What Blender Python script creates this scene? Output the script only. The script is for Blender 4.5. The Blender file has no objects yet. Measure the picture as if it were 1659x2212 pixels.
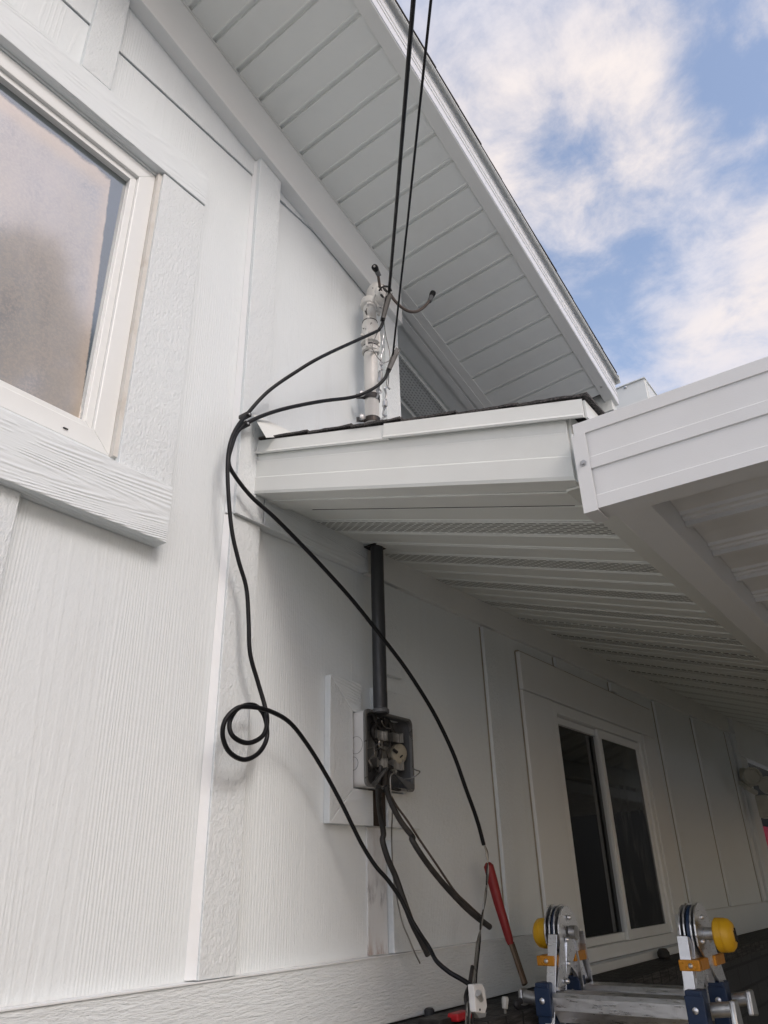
import bpy, bmesh, math, random
from mathutils import Vector, Matrix, noise
random.seed(7)
C = bpy.context.scene
col = C.collection
R = math.radians
S = 1.25          # metres per unit used below (camera to gable wall = 1 unit)
EYE = 1.6

# ------------------------------------------------------------------ camera
CAM = Matrix(((0.60100893, 0.34710511, 0.71993494),
              (-0.79882394, 0.29001888, 0.5270383),
              (-0.02585704, -0.89185598, 0.4515798)))      # image right, down, forward -> world
cd = bpy.data.cameras.new("camera"); cam = bpy.data.objects.new("camera", cd); col.objects.link(cam)
cd.sensor_fit = 'HORIZONTAL'; cd.sensor_width = 36; cd.lens = 36 * 1598 / 1659
cd.clip_end = 500; cd.clip_start = 0.02
rt, dn, fw = CAM.col[0], CAM.col[1], CAM.col[2]
M = Matrix.Identity(4)
for i in range(3):
    M[i][0] = rt[i]; M[i][1] = -dn[i]; M[i][2] = -fw[i]
M[2][3] = EYE
cam.matrix_world = M
C.camera = cam

# ------------------------------------------------------------------ world
C.view_settings.view_transform = 'Standard'; C.view_settings.look = 'None'
C.view_settings.exposure = 0.50; C.view_settings.gamma = 1
w = bpy.data.worlds.new("World"); C.world = w; w.use_nodes = True
nt = w.node_tree; nt.nodes.clear()
def N(t, **k):
    n = nt.nodes.new(t)
    for a, b in k.items(): setattr(n, a, b)
    return n
def L(a, b): nt.links.new(a, b)
SUN_EL, SUN_AZ = 38, 200
out = N('ShaderNodeOutputWorld'); bg = N('ShaderNodeBackground'); bg.inputs[1].default_value = 0.10
sky = N('ShaderNodeTexSky', sky_type='NISHITA'); sky.sun_disc = False
sky.sun_elevation = R(SUN_EL); sky.sun_rotation = R(SUN_AZ); sky.air_density = 1.0; sky.dust_density = 1.5; sky.ozone_density = 2.0
tc = N('ShaderNodeTexCoord')
sep = N('ShaderNodeSeparateXYZ'); L(tc.outputs['Generated'], sep.inputs[0])
mx = N('ShaderNodeMath', operation='MAXIMUM'); L(sep.outputs[2], mx.inputs[0]); mx.inputs[1].default_value = 0.12
div = N('ShaderNodeVectorMath', operation='DIVIDE'); L(tc.outputs['Generated'], div.inputs[0])
cmb = N('ShaderNodeCombineXYZ'); [L(mx.outputs[0], cmb.inputs[i]) for i in range(3)]; L(cmb.outputs[0], div.inputs[1])
n1 = N('ShaderNodeTexNoise'); n1.inputs['Scale'].default_value = 7.0; n1.inputs['Detail'].default_value = 12; n1.inputs['Roughness'].default_value = 0.63; n1.inputs['Distortion'].default_value = 0.22
mp = N('ShaderNodeMapping'); mp.inputs['Location'].default_value = (3.1, 1.7, 0); mp.inputs['Scale'].default_value = (1.0, 1.0, 0.2)
L(div.outputs[0], mp.inputs[0]); L(mp.outputs[0], n1.inputs['Vector'])
def blob(px, py, r0, r1, amt):
    d = (CAM @ Vector((px - 829.5, py - 1106, 1598))).normalized()
    dp = N('ShaderNodeVectorMath', operation='DOT_PRODUCT'); L(tc.outputs['Generated'], dp.inputs[0]); dp.inputs[1].default_value = d
    mr = N('ShaderNodeMapRange'); mr.interpolation_type = 'SMOOTHSTEP'
    L(dp.outputs['Value'], mr.inputs[0]); mr.inputs[1].default_value = math.cos(R(r1)); mr.inputs[2].default_value = math.cos(R(r0))
    mr.inputs[3].default_value = 0; mr.inputs[4].default_value = amt
    return mr.outputs[0]
acc = n1.outputs[0]
for b in ((1620, 620, 2, 8, .22), (1500, 760, 1, 4, .10), (1370, 640, 1, 5, -.16), (1250, 560, 1, 7, -.10), (1060, 60, 3, 11, .12), (1330, 120, 1, 5, .12), (1400, 280, 1, 4, .14),
          (1480, 420, 1, 4, .05), (1620, 300, 1, 7, -.14), (1600, 90, 1, 6, -.08), (1090, 420, 1, 4, .10), (1200, 260, 1, 4, -.04), (1480, 560, 1, 4, -.08)):
    a = N('ShaderNodeMath', operation='ADD'); L(acc, a.inputs[0]); L(blob(*b), a.inputs[1]); acc = a.outputs[0]
cr = N('ShaderNodeMapRange'); cr.interpolation_type = 'SMOOTHSTEP'; L(acc, cr.inputs[0])
cr.inputs[1].default_value = 0.27; cr.inputs[2].default_value = 0.80
n2 = N('ShaderNodeTexNoise'); n2.inputs['Scale'].default_value = 1.6; n2.inputs['Detail'].default_value = 4
L(mp.outputs[0], n2.inputs['Vector'])
cc = N('ShaderNodeValToRGB'); L(n2.outputs[0], cc.inputs[0])
cc.color_ramp.elements[0].position = .36; cc.color_ramp.elements[0].color = (4.5, 4.8, 5.9, 1)
cc.color_ramp.elements[1].position = .62; cc.color_ramp.elements[1].color = (6.9, 6.3, 6.1, 1)
sk = N('ShaderNodeMix', data_type='RGBA', blend_type='MULTIPLY'); sk.inputs[0].default_value = 1
L(sky.outputs[0], sk.inputs[6]); sk.inputs[7].default_value = (2.7, 2.25, 1.95, 1)
mix = N('ShaderNodeMix', data_type='RGBA'); L(cr.outputs[0], mix.inputs[0]); L(sk.outputs[2], mix.inputs[6]); L(cc.outputs[0], mix.inputs[7])
L(mix.outputs[2], bg.inputs[0]); L(bg.outputs[0], out.inputs[0])

# ------------------------------------------------------------------ sun (veiled by cloud)
ld = bpy.data.lights.new("sun", 'SUN'); ld.energy = 0.8; ld.angle = R(20); ld.color = (1, .985, .96)
lo = bpy.data.objects.new("sun", ld); col.objects.link(lo)
az = R(SUN_AZ); el = R(SUN_EL)
sd = Vector((math.sin(az) * math.cos(el), math.cos(az) * math.cos(el), math.sin(el)))
lo.rotation_euler = sd.to_track_quat('Z', 'Y').to_euler(); lo.location = (0, -4, 8)

# ------------------------------------------------------------------ helpers
def W(p): return Vector((p[0] * S, p[1] * S, p[2] * S + EYE))
def ray(px, py): return CAM @ Vector((px - 829.5, py - 1106, 1598))
def at(px, py, Y): r = ray(px, py); return r * (Y / r[1])          # the point Y units in front, on a vertical plane
def atX(px, py, X): r = ray(px, py); return r * (X / r[0])
def atZ(px, py, Z): r = ray(px, py); return r * (Z / r[2])
class MB:
    def __init__(s): s.v = []; s.f = []; s.sm = []
    def add(s, vs, fs, smooth=False):
        k = len(s.v); s.v += [W(v) for v in vs]; s.f += [tuple(i + k for i in f) for f in fs]; s.sm += [smooth] * len(fs); return s
    def box(s, x0, x1, y0, y1, z0, z1):
        vs = [(x, y, z) for z in (z0, z1) for y in (y0, y1) for x in (x0, x1)]
        return s.add(vs, [(0, 2, 3, 1), (4, 5, 7, 6), (0, 1, 5, 4), (2, 6, 7, 3), (0, 4, 6, 2), (1, 3, 7, 5)])
    def hexa(s, a, b):      # two quads (lists of 4 points) joined to a solid
        return s.add(list(a) + list(b), [(3, 2, 1, 0), (4, 5, 6, 7), (0, 1, 5, 4), (1, 2, 6, 5), (2, 3, 7, 6), (3, 0, 4, 7)])
    def loft(s, rings, closed=True, caps=True, smooth=False):
        n = len(rings[0]); vs = [p for r in rings for p in r]; fs = []
        for i in range(len(rings) - 1):
            for j in range(n if closed else n - 1):
                k = (j + 1) % n
                fs.append((i * n + j, i * n + k, (i + 1) * n + k, (i + 1) * n + j))
        if caps and closed:
            fs.append(tuple(range(n))[::-1]); fs.append(tuple((len(rings) - 1) * n + j for j in range(n)))
        return s.add(vs, fs, smooth)
    def prism(s, poly, a, b):   # poly: points; extruded by vectors a and b
        a, b = Vector(a), Vector(b)
        return s.loft([[Vector(p) + a for p in poly], [Vector(p) + b for p in poly]])
    def tube(s, pts, r, n=10, smooth=True, closed=False):
        pts = [Vector(p) for p in pts]; rings = []; up = None
        rr = r if isinstance(r, (list, tuple)) else [r] * len(pts)
        for i, p in enumerate(pts):
            t = (pts[min(i + 1, len(pts) - 1)] - pts[max(i - 1, 0)]).normalized()
            if up is None:
                up = Vector((0, 0, 1)) if abs(t.z) < .9 else Vector((1, 0, 0))
            u = (up - t * up.dot(t)).normalized(); v = t.cross(u); up = u
            rings.append([p + (u * math.cos(k * 2 * math.pi / n) + v * math.sin(k * 2 * math.pi / n)) * rr[i] for k in range(n)])
        return s.loft(rings, smooth=smooth)
    def cyl(s, a, b, r, n=20, r2=None): return s.tube([a, b], [r, r if r2 is None else r2], n)
    def lathe(s, base, axis, prof, n=24):    # prof: (distance along axis, radius)
        base = Vector(base); t = Vector(axis).normalized()
        u = t.orthogonal().normalized(); v = t.cross(u)
        return s.loft([[base + t * h + (u * math.cos(k * 2 * math.pi / n) + v * math.sin(k * 2 * math.pi / n)) * r for k in range(n)] for h, r in prof], smooth=True)
    def build(s, name, m, parent=None, bev=0, autosmooth=True):
        me = bpy.data.meshes.new(name)
        org = Vector((0, 0, 0))
        if parent is not None: org = wloc(parent)
        me.from_pydata([v - org for v in s.v], [], s.f)
        bm = bmesh.new(); bm.from_mesh(me); bmesh.ops.recalc_face_normals(bm, faces=bm.faces); bm.to_mesh(me); bm.free()
        for p, k in zip(me.polygons, s.sm): p.use_smooth = k
        if any(s.sm): me.set_sharp_from_angle(angle=R(38))
        me.materials.append(m)
        o = bpy.data.objects.new(name, me); col.objects.link(o)
        if parent is not None: o.parent = parent
        if bev:
            b = o.modifiers.new("bevel", 'BEVEL'); b.width = bev; b.segments = 2; b.limit_method = 'ANGLE'; b.angle_limit = R(40)
            b.harden_normals = False
        return o
def wloc(o):
    v = o.location.copy()
    return v + wloc(o.parent) if o.parent else v
def tag(o, label=None, cat=None, group=None, kind=None):
    for k, v in (('label', label), ('category', cat), ('group', group), ('kind', kind)):
        if v: o[k] = v
    return o
def thing(name, base, label, cat, group=None):
    o = bpy.data.objects.new(name, None); col.objects.link(o); o.location = W(base); o.empty_display_size = .05
    return tag(o, label, cat, group)
def smooth(pts, k=8):
    pts = [Vector(p) for p in pts]; o = []
    P = [pts[0] * 2 - pts[1]] + pts + [pts[-1] * 2 - pts[-2]]
    for i in range(1, len(P) - 2):
        a, b, c, d = P[i - 1], P[i], P[i + 1], P[i + 2]
        for j in range(k):
            t = j / k
            o.append(.5 * ((2 * b) + (c - a) * t + (2 * a - 5 * b + 4 * c - d) * t * t + (3 * b - a - 3 * c + d) * t ** 3))
    o.append(pts[-1]); return o

# ------------------------------------------------------------------ materials
class Mat:
    def __init__(s, name, color=(.5, .5, .5), rough=.5, metal=0, spec=.5):
        s.m = bpy.data.materials.new(name); s.m.use_nodes = True; s.t = s.m.node_tree
        s.b = s.t.nodes['Principled BSDF']
        s.b.inputs['Base Color'].default_value = (*color, 1); s.b.inputs['Roughness'].default_value = rough
        s.b.inputs['Metallic'].default_value = metal; s.b.inputs['Specular IOR Level'].default_value = spec
        s.color = color; s.pos = None; s.h = None
    def n(s, t, **k):
        x = s.t.nodes.new(t)
        for a, b in k.items(): setattr(x, a, b)
        return x
    def l(s, a, b): s.t.links.new(a, b)
    def P(s):
        if s.pos is None: s.pos = s.n('ShaderNodeNewGeometry').outputs['Position']
        return s.pos
    def map(s, scale, rot=(0, 0, 0), loc=(0, 0, 0)):
        m = s.n('ShaderNodeMapping'); m.inputs['Scale'].default_value = scale; m.inputs['Rotation'].default_value = rot; m.inputs['Location'].default_value = loc
        s.l(s.P(), m.inputs[0]); return m.outputs[0]
    def noise(s, vec, sc, det=3, ro=.5, dist=0):
        x = s.n('ShaderNodeTexNoise'); s.l(vec, x.inputs['Vector']); x.inputs['Scale'].default_value = sc
        x.inputs['Detail'].default_value = det; x.inputs['Roughness'].default_value = ro; x.inputs['Distortion'].default_value = dist
        return x.outputs[0]
    def math(s, op, a, b=0, c=None):
        x = s.n('ShaderNodeMath', operation=op)
        for i, v in enumerate((a, b) if c is None else (a, b, c)):
            if isinstance(v, (int, float)): x.inputs[i].default_value = v
            else: s.l(v, x.inputs[i])
        return x.outputs[0]
    def rng(s, v, a, b, c=0, d=1, sm=True):
        x = s.n('ShaderNodeMapRange'); x.interpolation_type = 'SMOOTHSTEP' if sm else 'LINEAR'
        s.l(v, x.inputs[0])
        for i, q in enumerate((a, b, c, d)): x.inputs[i + 1].default_value = q
        return x.outputs[0]
    def mix(s, f, a, b):
        x = s.n('ShaderNodeMix', data_type='RGBA')
        if isinstance(f, (int, float)): x.inputs[0].default_value = f
        else: s.l(f, x.inputs[0])
        for i, v in ((6, a), (7, b)):
            if isinstance(v, tuple): x.inputs[i].default_value = (*v, 1)
            else: s.l(v, x.inputs[i])
        return x.outputs[2]
    def base(s, c): s.l(c, s.b.inputs['Base Color']); return s
    def rough(s, v): s.l(v, s.b.inputs['Roughness']); return s
    def bump(s, h, dist, strength=1.0):
        x = s.n('ShaderNodeBump'); s.l(h, x.inputs['Height']); x.inputs['Distance'].default_value = dist; x.inputs['Strength'].default_value = strength
        if s.h is not None: s.l(s.h, x.inputs['Normal'])
        s.h = x.outputs[0]; s.l(s.h, s.b.inputs['Normal']); return s
    def dirt(s, amt=.12, tint=(.30, .26, .20), sc=3.0):
        a = s.noise(s.P(), sc, 5, .6); b = s.noise(s.P(), sc * 14, 3, .6)
        f = s.math('MULTIPLY', s.rng(a, .45, .75), amt); g = s.math('MULTIPLY', s.rng(b, .6, .8), amt * .5)
        s.base(s.mix(s.math('ADD', f, g), s.color, tint)); return s

WHITE = (.715, .76, .775)
def siding(name, vertical=True, fine=1.0, dark=WHITE):
    m = Mat(name, dark, .42)
    st = (1, 1, .045) if vertical else (.045, 1, 1)
    v = m.map(st)
    lo = m.noise(v, 5.0, 2, .45)                        # broad swells: cathedral contours
    band = m.math('SINE', m.math('ADD', m.math('MULTIPLY', lo, 170.0), m.math('MULTIPLY', m.noise(m.map((1, 1, .3)), 60, 3, .6), 1.6)))
    ax = m.n('ShaderNodeSeparateXYZ'); m.l(m.P(), ax.inputs[0])
    a = ax.outputs[0 if vertical else 2]
    wob = m.noise(v, 22, 2, .5)
    lin = m.math('SINE', m.math('ADD', m.math('MULTIPLY', a, 2 * math.pi / .0072), m.math('MULTIPLY', wob, 26.0)))
    msk = m.rng(m.noise(v, 4.3, 2, .5), .36, .50)
    grain = m.math('ADD', m.math('MULTIPLY', lin, msk), m.math('MULTIPLY', m.rng(band, .2, 1.0), m.math('MULTIPLY', m.math('SUBTRACT', 1.15, msk), 1.5)))
    fade = m.rng(m.noise(m.P(), 1.7, 3, .5), .3, .7, .45, 1.0)
    m.bump(m.math('MULTIPLY', grain, fade), .00025 * fine, 1.0)
    m.bump(m.noise(m.P(), 90, 3, .6), .0011)
    big = m.noise(m.P(), 1.3, 4, .55)
    sp = m.rng(m.noise(m.P(), 170, 2, .5), .76, .80)
    c = m.mix(m.math('MULTIPLY', m.rng(big, .4, .75), .10), dark, (.62, .64, .62))
    c = m.mix(m.math('MULTIPLY', sp, .35), c, (.2, .18, .15))
    # yellow-brown grime that has run down and settled just above the skirt board
    g = m.rng(ax.outputs[2], EYE - .145 * S, EYE - .108 * S, 1, 0)
    gn = m.rng(m.noise(m.map((6, 6, 6)), 1, 4, .6), .3, .7)
    c = m.mix(m.math('MULTIPLY', m.math('MULTIPLY', g, gn), .55 if vertical else 0), c, (.55, .40, .26))
    stk = m.math('MULTIPLY', m.rng(m.noise(m.map((1, 1, .05)), 13, 5, .7), .52, .72), m.rng(m.noise(m.P(), 2.4, 3, .5), .4, .65))
    c = m.mix(m.math('MULTIPLY', stk, .16), c, (.50, .49, .46))
    m.base(c)
    m.rough(m.rng(big, .3, .7, .38, .55))
    return m.m
M_SIDE = siding('fibre cement siding', True)
def roughsawn(name, vertical=True):
    m = Mat(name, WHITE, .45)
    v = m.map((1, 1, .45) if vertical else (.16, 1, 1))
    m.bump(m.noise(v, 210, 5, .62, .4), .0036)
    m.bump(m.noise(m.P(), 60, 3, .6, .3), .0014)
    big = m.noise(m.P(), 2, 4, .6)
    m.base(m.mix(m.math('MULTIPLY', m.rng(big, .4, .8), .12), WHITE, (.60, .60, .57)))
    return m.m
M_BAT = roughsawn('rough sawn painted batten')
M_RAIL = roughsawn('rough sawn painted board', False)
def boardgrain(name):
    m = Mat(name, WHITE, .42)
    v = m.map((.10, 1, 1), loc=(.3, 0, .4))
    lo = m.noise(v, 6.5, 1, .4)
    h = m.math('SINE', m.math('MULTIPLY', lo, 330.0))
    h = m.math('MULTIPLY', m.math('ADD', h, 1.0), m.rng(m.noise(m.map((.3, 1, 1)), 40, 3, .6), .35, .6))
    m.bump(h, .00055); m.bump(m.noise(m.map((.1, 1, 1)), 240, 3, .6), .0005)
    return m.m
M_SILL = boardgrain('embossed painted sill board')
def boardgrain_plain():
    m = Mat('painted trim lumber', (.72, .74, .735), .42); m.bump(m.noise(m.P(), 60, 4, .6), .0007); m.dirt(.10, (.5, .48, .42), 2.5); return m.m
M_TRIM = boardgrain_plain()
def vinyl(name, c=(.70, .71, .68), r=.38, d=.10, wob=.0010):
    m = Mat(name, c, r); m.bump(m.noise(m.P(), 5, 2, .5), wob * 4); m.bump(m.noise(m.P(), 400, 2, .5), .00012); m.dirt(d, (.42, .39, .33), 4)
    return m.m
M_VIN = vinyl('white vinyl window frame', (.76, .78, .77), .32, .08, .0003)
M_SOF = vinyl('painted metal soffit', (.73, .76, .735), .42, .12, .0008)
M_FAS = vinyl('white aluminium fascia', (.70, .72, .695), .38, .10, .0012)
M_PAT = vinyl('pale grey aluminium', (.67, .68, .68), .36, .10, .0008)
def vented(name, axis_w, axis_l, w0, pitch_w, pitch_l, c=(.72, .75, .725), duty=.66, hc=.03, th=.16):
    m = Mat(name, c, .42)
    ax = m.n('ShaderNodeSeparateXYZ'); m.l(m.P(), ax.inputs[0])
    a = m.math('DIVIDE', ax.outputs[axis_w], pitch_w); b = m.math('DIVIDE', ax.outputs[axis_l], pitch_l)
    row = m.math('FLOOR', a); fa = m.math('ABSOLUTE', m.math('SUBTRACT', m.math('FRACT', a), .5))
    fb = m.math('ABSOLUTE', m.math('SUBTRACT', m.math('FRACT', m.math('ADD', b, m.math('MULTIPLY', row, .5))), .5))
    hole = m.math('MULTIPLY', m.rng(fa, th, th + .06, 1, 0), m.rng(fb, duty * .5, duty * .5 + .06, 1, 0))
    m.base(m.mix(hole, c, (hc, hc, hc))); m.bump(m.math('SUBTRACT', 1.0, hole), .001)
    return m.m
M_VENTL = vented('perforated soffit panel', 0, 1, 0, .0105, .026)
M_VENTU = vented('perforated eave panel', 1, 0, 0, .0125, .017, duty=.5, hc=.34, th=.14)
def simple(name, c, r=.5, metal=0, bsc=0, bd=.0005, d=0, tint=(.1, .08, .06)):
    m = Mat(name, c, r, metal)
    if bsc: m.bump(m.noise(m.P(), bsc, 4, .6), bd)
    m.rough(m.rng(m.noise(m.P(), 35, 3, .6), .3, .7, max(.05, r - .1), min(1, r + .12)))
    if d: m.dirt(d, tint, 12)
    return m.m
M_BLACK = simple('black cable jacket', (.004, .0045, .006), .46, 0, 300, .0003)
M_BLACK.node_tree.nodes['Principled BSDF'].inputs['Specular IOR Level'].default_value = .28
M_BLACK2 = simple('dusty black insulation', (.012, .0115, .0115), .55, 0, 200, .0005, .5, (.09, .08, .07))
M_BROWN = simple('dusty brown wire insulation', (.065, .05, .042), .6, 0, 200, .0004)
M_ALU = simple('bare aluminium wire', (.52, .51, .49), .35, 1, 150, .0005)
M_GALV = simple('galvanised steel', (.50, .51, .52), .38, .9, 120, .0006, .5, (.16, .14, .12))
M_DGREY = simple('dark grey conduit paint', (.028, .030, .034), .42, 0, 120, .0004)
M_BOXW = simple('white meter box paint', (.66, .66, .65), .4, 0, 60, .0005, .2, (.4, .37, .3))
M_BOXG = simple('grey enamel box inside', (.10, .105, .11), .5, 0, 80, .0006, .5, (.03, .03, .03))
M_LUG = simple('tarnished lug metal', (.26, .255, .24), .4, .6, 120, .0006, .6, (.05, .045, .04))
M_RIM = simple('worn box rim', (.22, .22, .215), .35, .7, 120, .0005)
M_STRAP = simple('dark iron strap', (.045, .045, .048), .5, .5, 200, .0008, .4, (.12, .08, .05))
M_RED = simple('red rubber grip', (.22, .006, .008), .45, 0, 200, .0005)
M_REDP = simple('red plastic', (.45, .012, .02), .4)
M_RUST = simple('rusty tool steel', (.16, .12, .085), .55, .6, 160, .0012, .8, (.10, .045, .02))
M_YEL = simple('yellow plastic knob', (.68, .38, .012), .42, 0, 120, .0005, .3, (.2, .1, .02))
M_ORG = simple('orange anodised strap', (.60, .25, .02), .35, .35, 150, .0004, .3, (.2, .1, .02))
M_BLUE = simple('navy blue plastic', (.010, .028, .075), .45, 0, 150, .0005, .2, (.05, .05, .06))
def brushed():
    m = Mat('brushed ladder aluminium', (.60, .61, .63), .32, 1)
    m.rough(m.rng(m.noise(m.map((25, 3, 25)), 8, 4, .6), .3, .7, .25, .48)); m.bump(m.noise(m.map((30, 2, 30)), 12, 3, .6), .00015)
    m.base(m.mix(m.math('MULTIPLY', m.rng(m.noise(m.P(), 30, 4, .7), .5, .75), .28), (.76, .77, .79), (.36, .35, .35))); return m.m
M_BRUSH = brushed()
M_CLEAR = simple('cloudy plastic', (.45, .45, .42), .3)
def shingle():
    m = Mat('asphalt shingle', (.05, .047, .045), .9)
    m.bump(m.noise(m.P(), 350, 3, .7), .004)
    m.base(m.mix(m.rng(m.noise(m.P(), 260, 3, .7), .4, .65), (.028, .027, .027), (.13, .12, .115))); return m.m
M_SHIN = shingle()
def painted_pipe():
    m = Mat('chipped white pipe paint', (.66, .65, .62), .4)
    a = m.rng(m.noise(m.map((1, 1, .6)), 42, 5, .65, .4), .625, .645); z = m.n('ShaderNodeSeparateXYZ'); m.l(m.P(), z.inputs[0])
    a = m.math('MULTIPLY', a, m.rng(z.outputs[2], EYE + 1.25 * S, EYE + 1.34 * S))
    g = m.rng(m.noise(m.P(), 16, 4, .6), .5, .75)
    m.base(m.mix(a, m.mix(m.math('MULTIPLY', g, .3), (.66, .65, .62), (.36, .33, .29)), (.05, .04, .035)))
    m.bump(m.math('SUBTRACT', 1, a), .0012); m.bump(m.noise(m.P(), 55, 3, .6), .0015); return m.m
M_PIPE = painted_pipe()
def filmglass():
    # window with a cloudy, peeling privacy film behind the pane
    m = Mat('window glass over cloudy film', (.4, .4, .4), .07, 0, .5)
    z = m.n('ShaderNodeSeparateXYZ'); m.l(m.P(), z.inputs[0])
    fine = m.noise(m.P(), 160, 4, .7); mid = m.noise(m.map((1, 1, .5)), 14, 5, .65, .6); big = m.noise(m.P(), 2.2, 4, .6)
    c = m.mix(m.rng(big, .35, .65), (.37, .375, .385), (.45, .415, .385))
    c = m.mix(m.math('MULTIPLY', m.rng(mid, .42, .7), .45), c, (.25, .26, .28))
    c = m.mix(m.math('MULTIPLY', m.rng(fine, .42, .62), .5), c, (.52, .47, .42))
    # bare glass margin where the film stops short of the frame (right and top edges)
    ed = m.math('ADD', z.outputs[0], m.math('MULTIPLY', m.noise(m.P(), 45, 5, .75), .009))
    top = m.math('ADD', z.outputs[2], m.math('MULTIPLY', m.noise(m.P(), 14, 5, .7), .035))
    slant = m.math('MULTIPLY', m.math('SUBTRACT', z.outputs[2], EYE + .70 * S), .055)
    er = m.rng(m.math('SUBTRACT', ed, 0), .541 * S - .052 + .02, .541 * S - .048 + .02)
    er2 = m.rng(m.math('ADD', ed, slant), .541 * S - .004, .541 * S + .001)
    et = m.rng(top, EYE + 1.291 * S - .012, EYE + 1.291 * S + .002)
    fringe = m.math('MAXIMUM', m.rng(m.math('ADD', ed, slant), .541 * S - .040, .541 * S + .004), m.rng(top, EYE + 1.291 * S - .08, EYE + 1.291 * S - .02))
    c = m.mix(m.math('MULTIPLY', fringe, .6), c, (.62, .50, .37))
    e = m.math('MAXIMUM', er2, et)
    c = m.mix(e, c, (.06, .085, .095))
    m.base(c); m.rough(m.rng(e, 0, 1, .16, .05))
    m.b.inputs['Coat Weight'].default_value = 1; m.b.inputs['Coat Roughness'].default_value = .09; m.b.inputs['Coat IOR'].default_value = 2.8
    m.bump(m.math('ADD', fine, mid), .0004)
    return m.m
M_FILM = filmglass()
M_GLASS = Mat('dark window glass', (.006, .007, .007), .03, 0, .6).m
def painted_reflection():  # paler mottling painted into the pane for faint reflections
    m = Mat('dark glass with painted reflections', (.012, .013, .012), .05, 0, .8); n_ = m.noise(m.map((3, 1, .8)), 6, 5, .65, .8)
    m.base(m.mix(m.rng(n_, .45, .75), (.008, .009, .008), (.055, .058, .052))); m.rough(m.rng(n_, .4, .7, .03, .2)); return m.m
M_GLASS2 = painted_reflection()
M_SCREEN = simple('dark insect screen', (.012, .012, .012), .7)
def slate():
    m = Mat('dark slate wainscot', (.03, .03, .03), .6)
    br = m.n('ShaderNodeTexBrick'); mp_ = m.map((1, 1, 1), rot=(R(90), 0, 0)); m.l(mp_, br.inputs['Vector'])
    br.inputs['Scale'].default_value = 1; br.inputs['Brick Width'].default_value = .21; br.inputs['Row Height'].default_value = .10; br.inputs['Mortar Size'].default_value = .006
    br.inputs['Color1'].default_value = (.022, .023, .024, 1); br.inputs['Color2'].default_value = (.036, .036, .037, 1); br.inputs['Mortar'].default_value = (.004, .004, .004, 1)
    m.base(br.outputs[0]); m.bump(m.noise(m.P(), 60, 5, .7), .004); m.bump(m.math('SUBTRACT', 1, br.outputs[1]), .006); return m.m
M_SLATE = slate()
def capstone():
    m = Mat('tooled dark cap stone', (.05, .05, .05), .7)
    ax = m.n('ShaderNodeSeparateXYZ'); m.l(m.P(), ax.inputs[0])
    g = m.math('FRACT', m.math('DIVIDE', ax.outputs[0], .085)); line = m.rng(m.math('ABSOLUTE', m.math('SUBTRACT', g, .5)), .43, .47)
    f = m.noise(m.map((.4, 6, 6)), 26, 4, .7)
    c = m.mix(m.rng(f, .4, .65), (.015, .014, .014), (.075, .072, .068)); c = m.mix(line, c, (.006, .006, .006))
    m.base(c); m.bump(f, .006); m.bump(m.math('SUBTRACT', 1, line), .006); return m.m
M_CAP = capstone()
def ground_mat():
    m = Mat('worn concrete', (.22, .21, .20), .9)
    m.base(m.mix(m.rng(m.noise(m.P(), 1.5, 6, .6), .3, .7), (.28, .275, .255), (.38, .37, .35))); m.bump(m.noise(m.P(), 90, 4, .7), .003); return m.m
M_GROUND = ground_mat()
def leafm(name, c):
    m = Mat(name, c, .6); m.base(m.mix(m.noise(m.P(), 3, 3), (c[0] * .6, c[1] * .6, c[2] * .6), (c[0] * 1.4, c[1] * 1.4, c[2] * 1.2))); return m.m
M_LEAF = leafm('tree leaves', (.045, .075, .03)); M_BARK = simple('bark', (.09, .07, .055), .9, 0, 30, .01)
M_PINK = simple('pink siding', (.75, .10, .16), .6)
M_LAMPW = simple('aged white lamp plastic', (.45, .45, .40), .4, 0, 60, .0004, .3, (.2, .18, .13))
M_CAULK = simple('smeared caulk', (.62, .61, .575), .6, 0, 90, .0012, .5, (.42, .36, .29))

M_SEAM = simple('painted seam', (.72, .745, .755), .45, 0, 60, .0008, .12, (.62, .57, .48))
M_SHADOW = simple('painted shadow line', (.33, .30, .24), .7, 0, 60, .0008, .6, (.16, .13, .09))  # dark colour for strips that stand in for shadow lines along trim
M_CLAMP = simple('dull clamp steel', (.085, .083, .08), .5, .3, 120, .0006, .4, (.07, .06, .05))
# ------------------------------------------------------------------ ground
ZG0 = -EYE / S
g = MB().add([(-60, -60, -EYE / S), (60, -60, -EYE / S), (60, 60, -EYE / S), (-60, 60, -EYE / S)], [(0, 1, 2, 3)]).build('ground', M_GROUND)
tag(g, kind='structure')
pfm = Mat('brown patio boards', (.26, .19, .09), .7); pfm.base(pfm.mix(pfm.rng(pfm.noise(pfm.map((1, 8, 1)), 3, 4, .6), .3, .7), (.30, .235, .12), (.42, .33, .18)))
pf_ = MB(); pf_.box(.8, 7.0, -2.6, .959, ZG0 + .0012, ZG0 + .02); tag(pf_.build('patio_floor', pfm.m), kind='structure')

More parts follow.
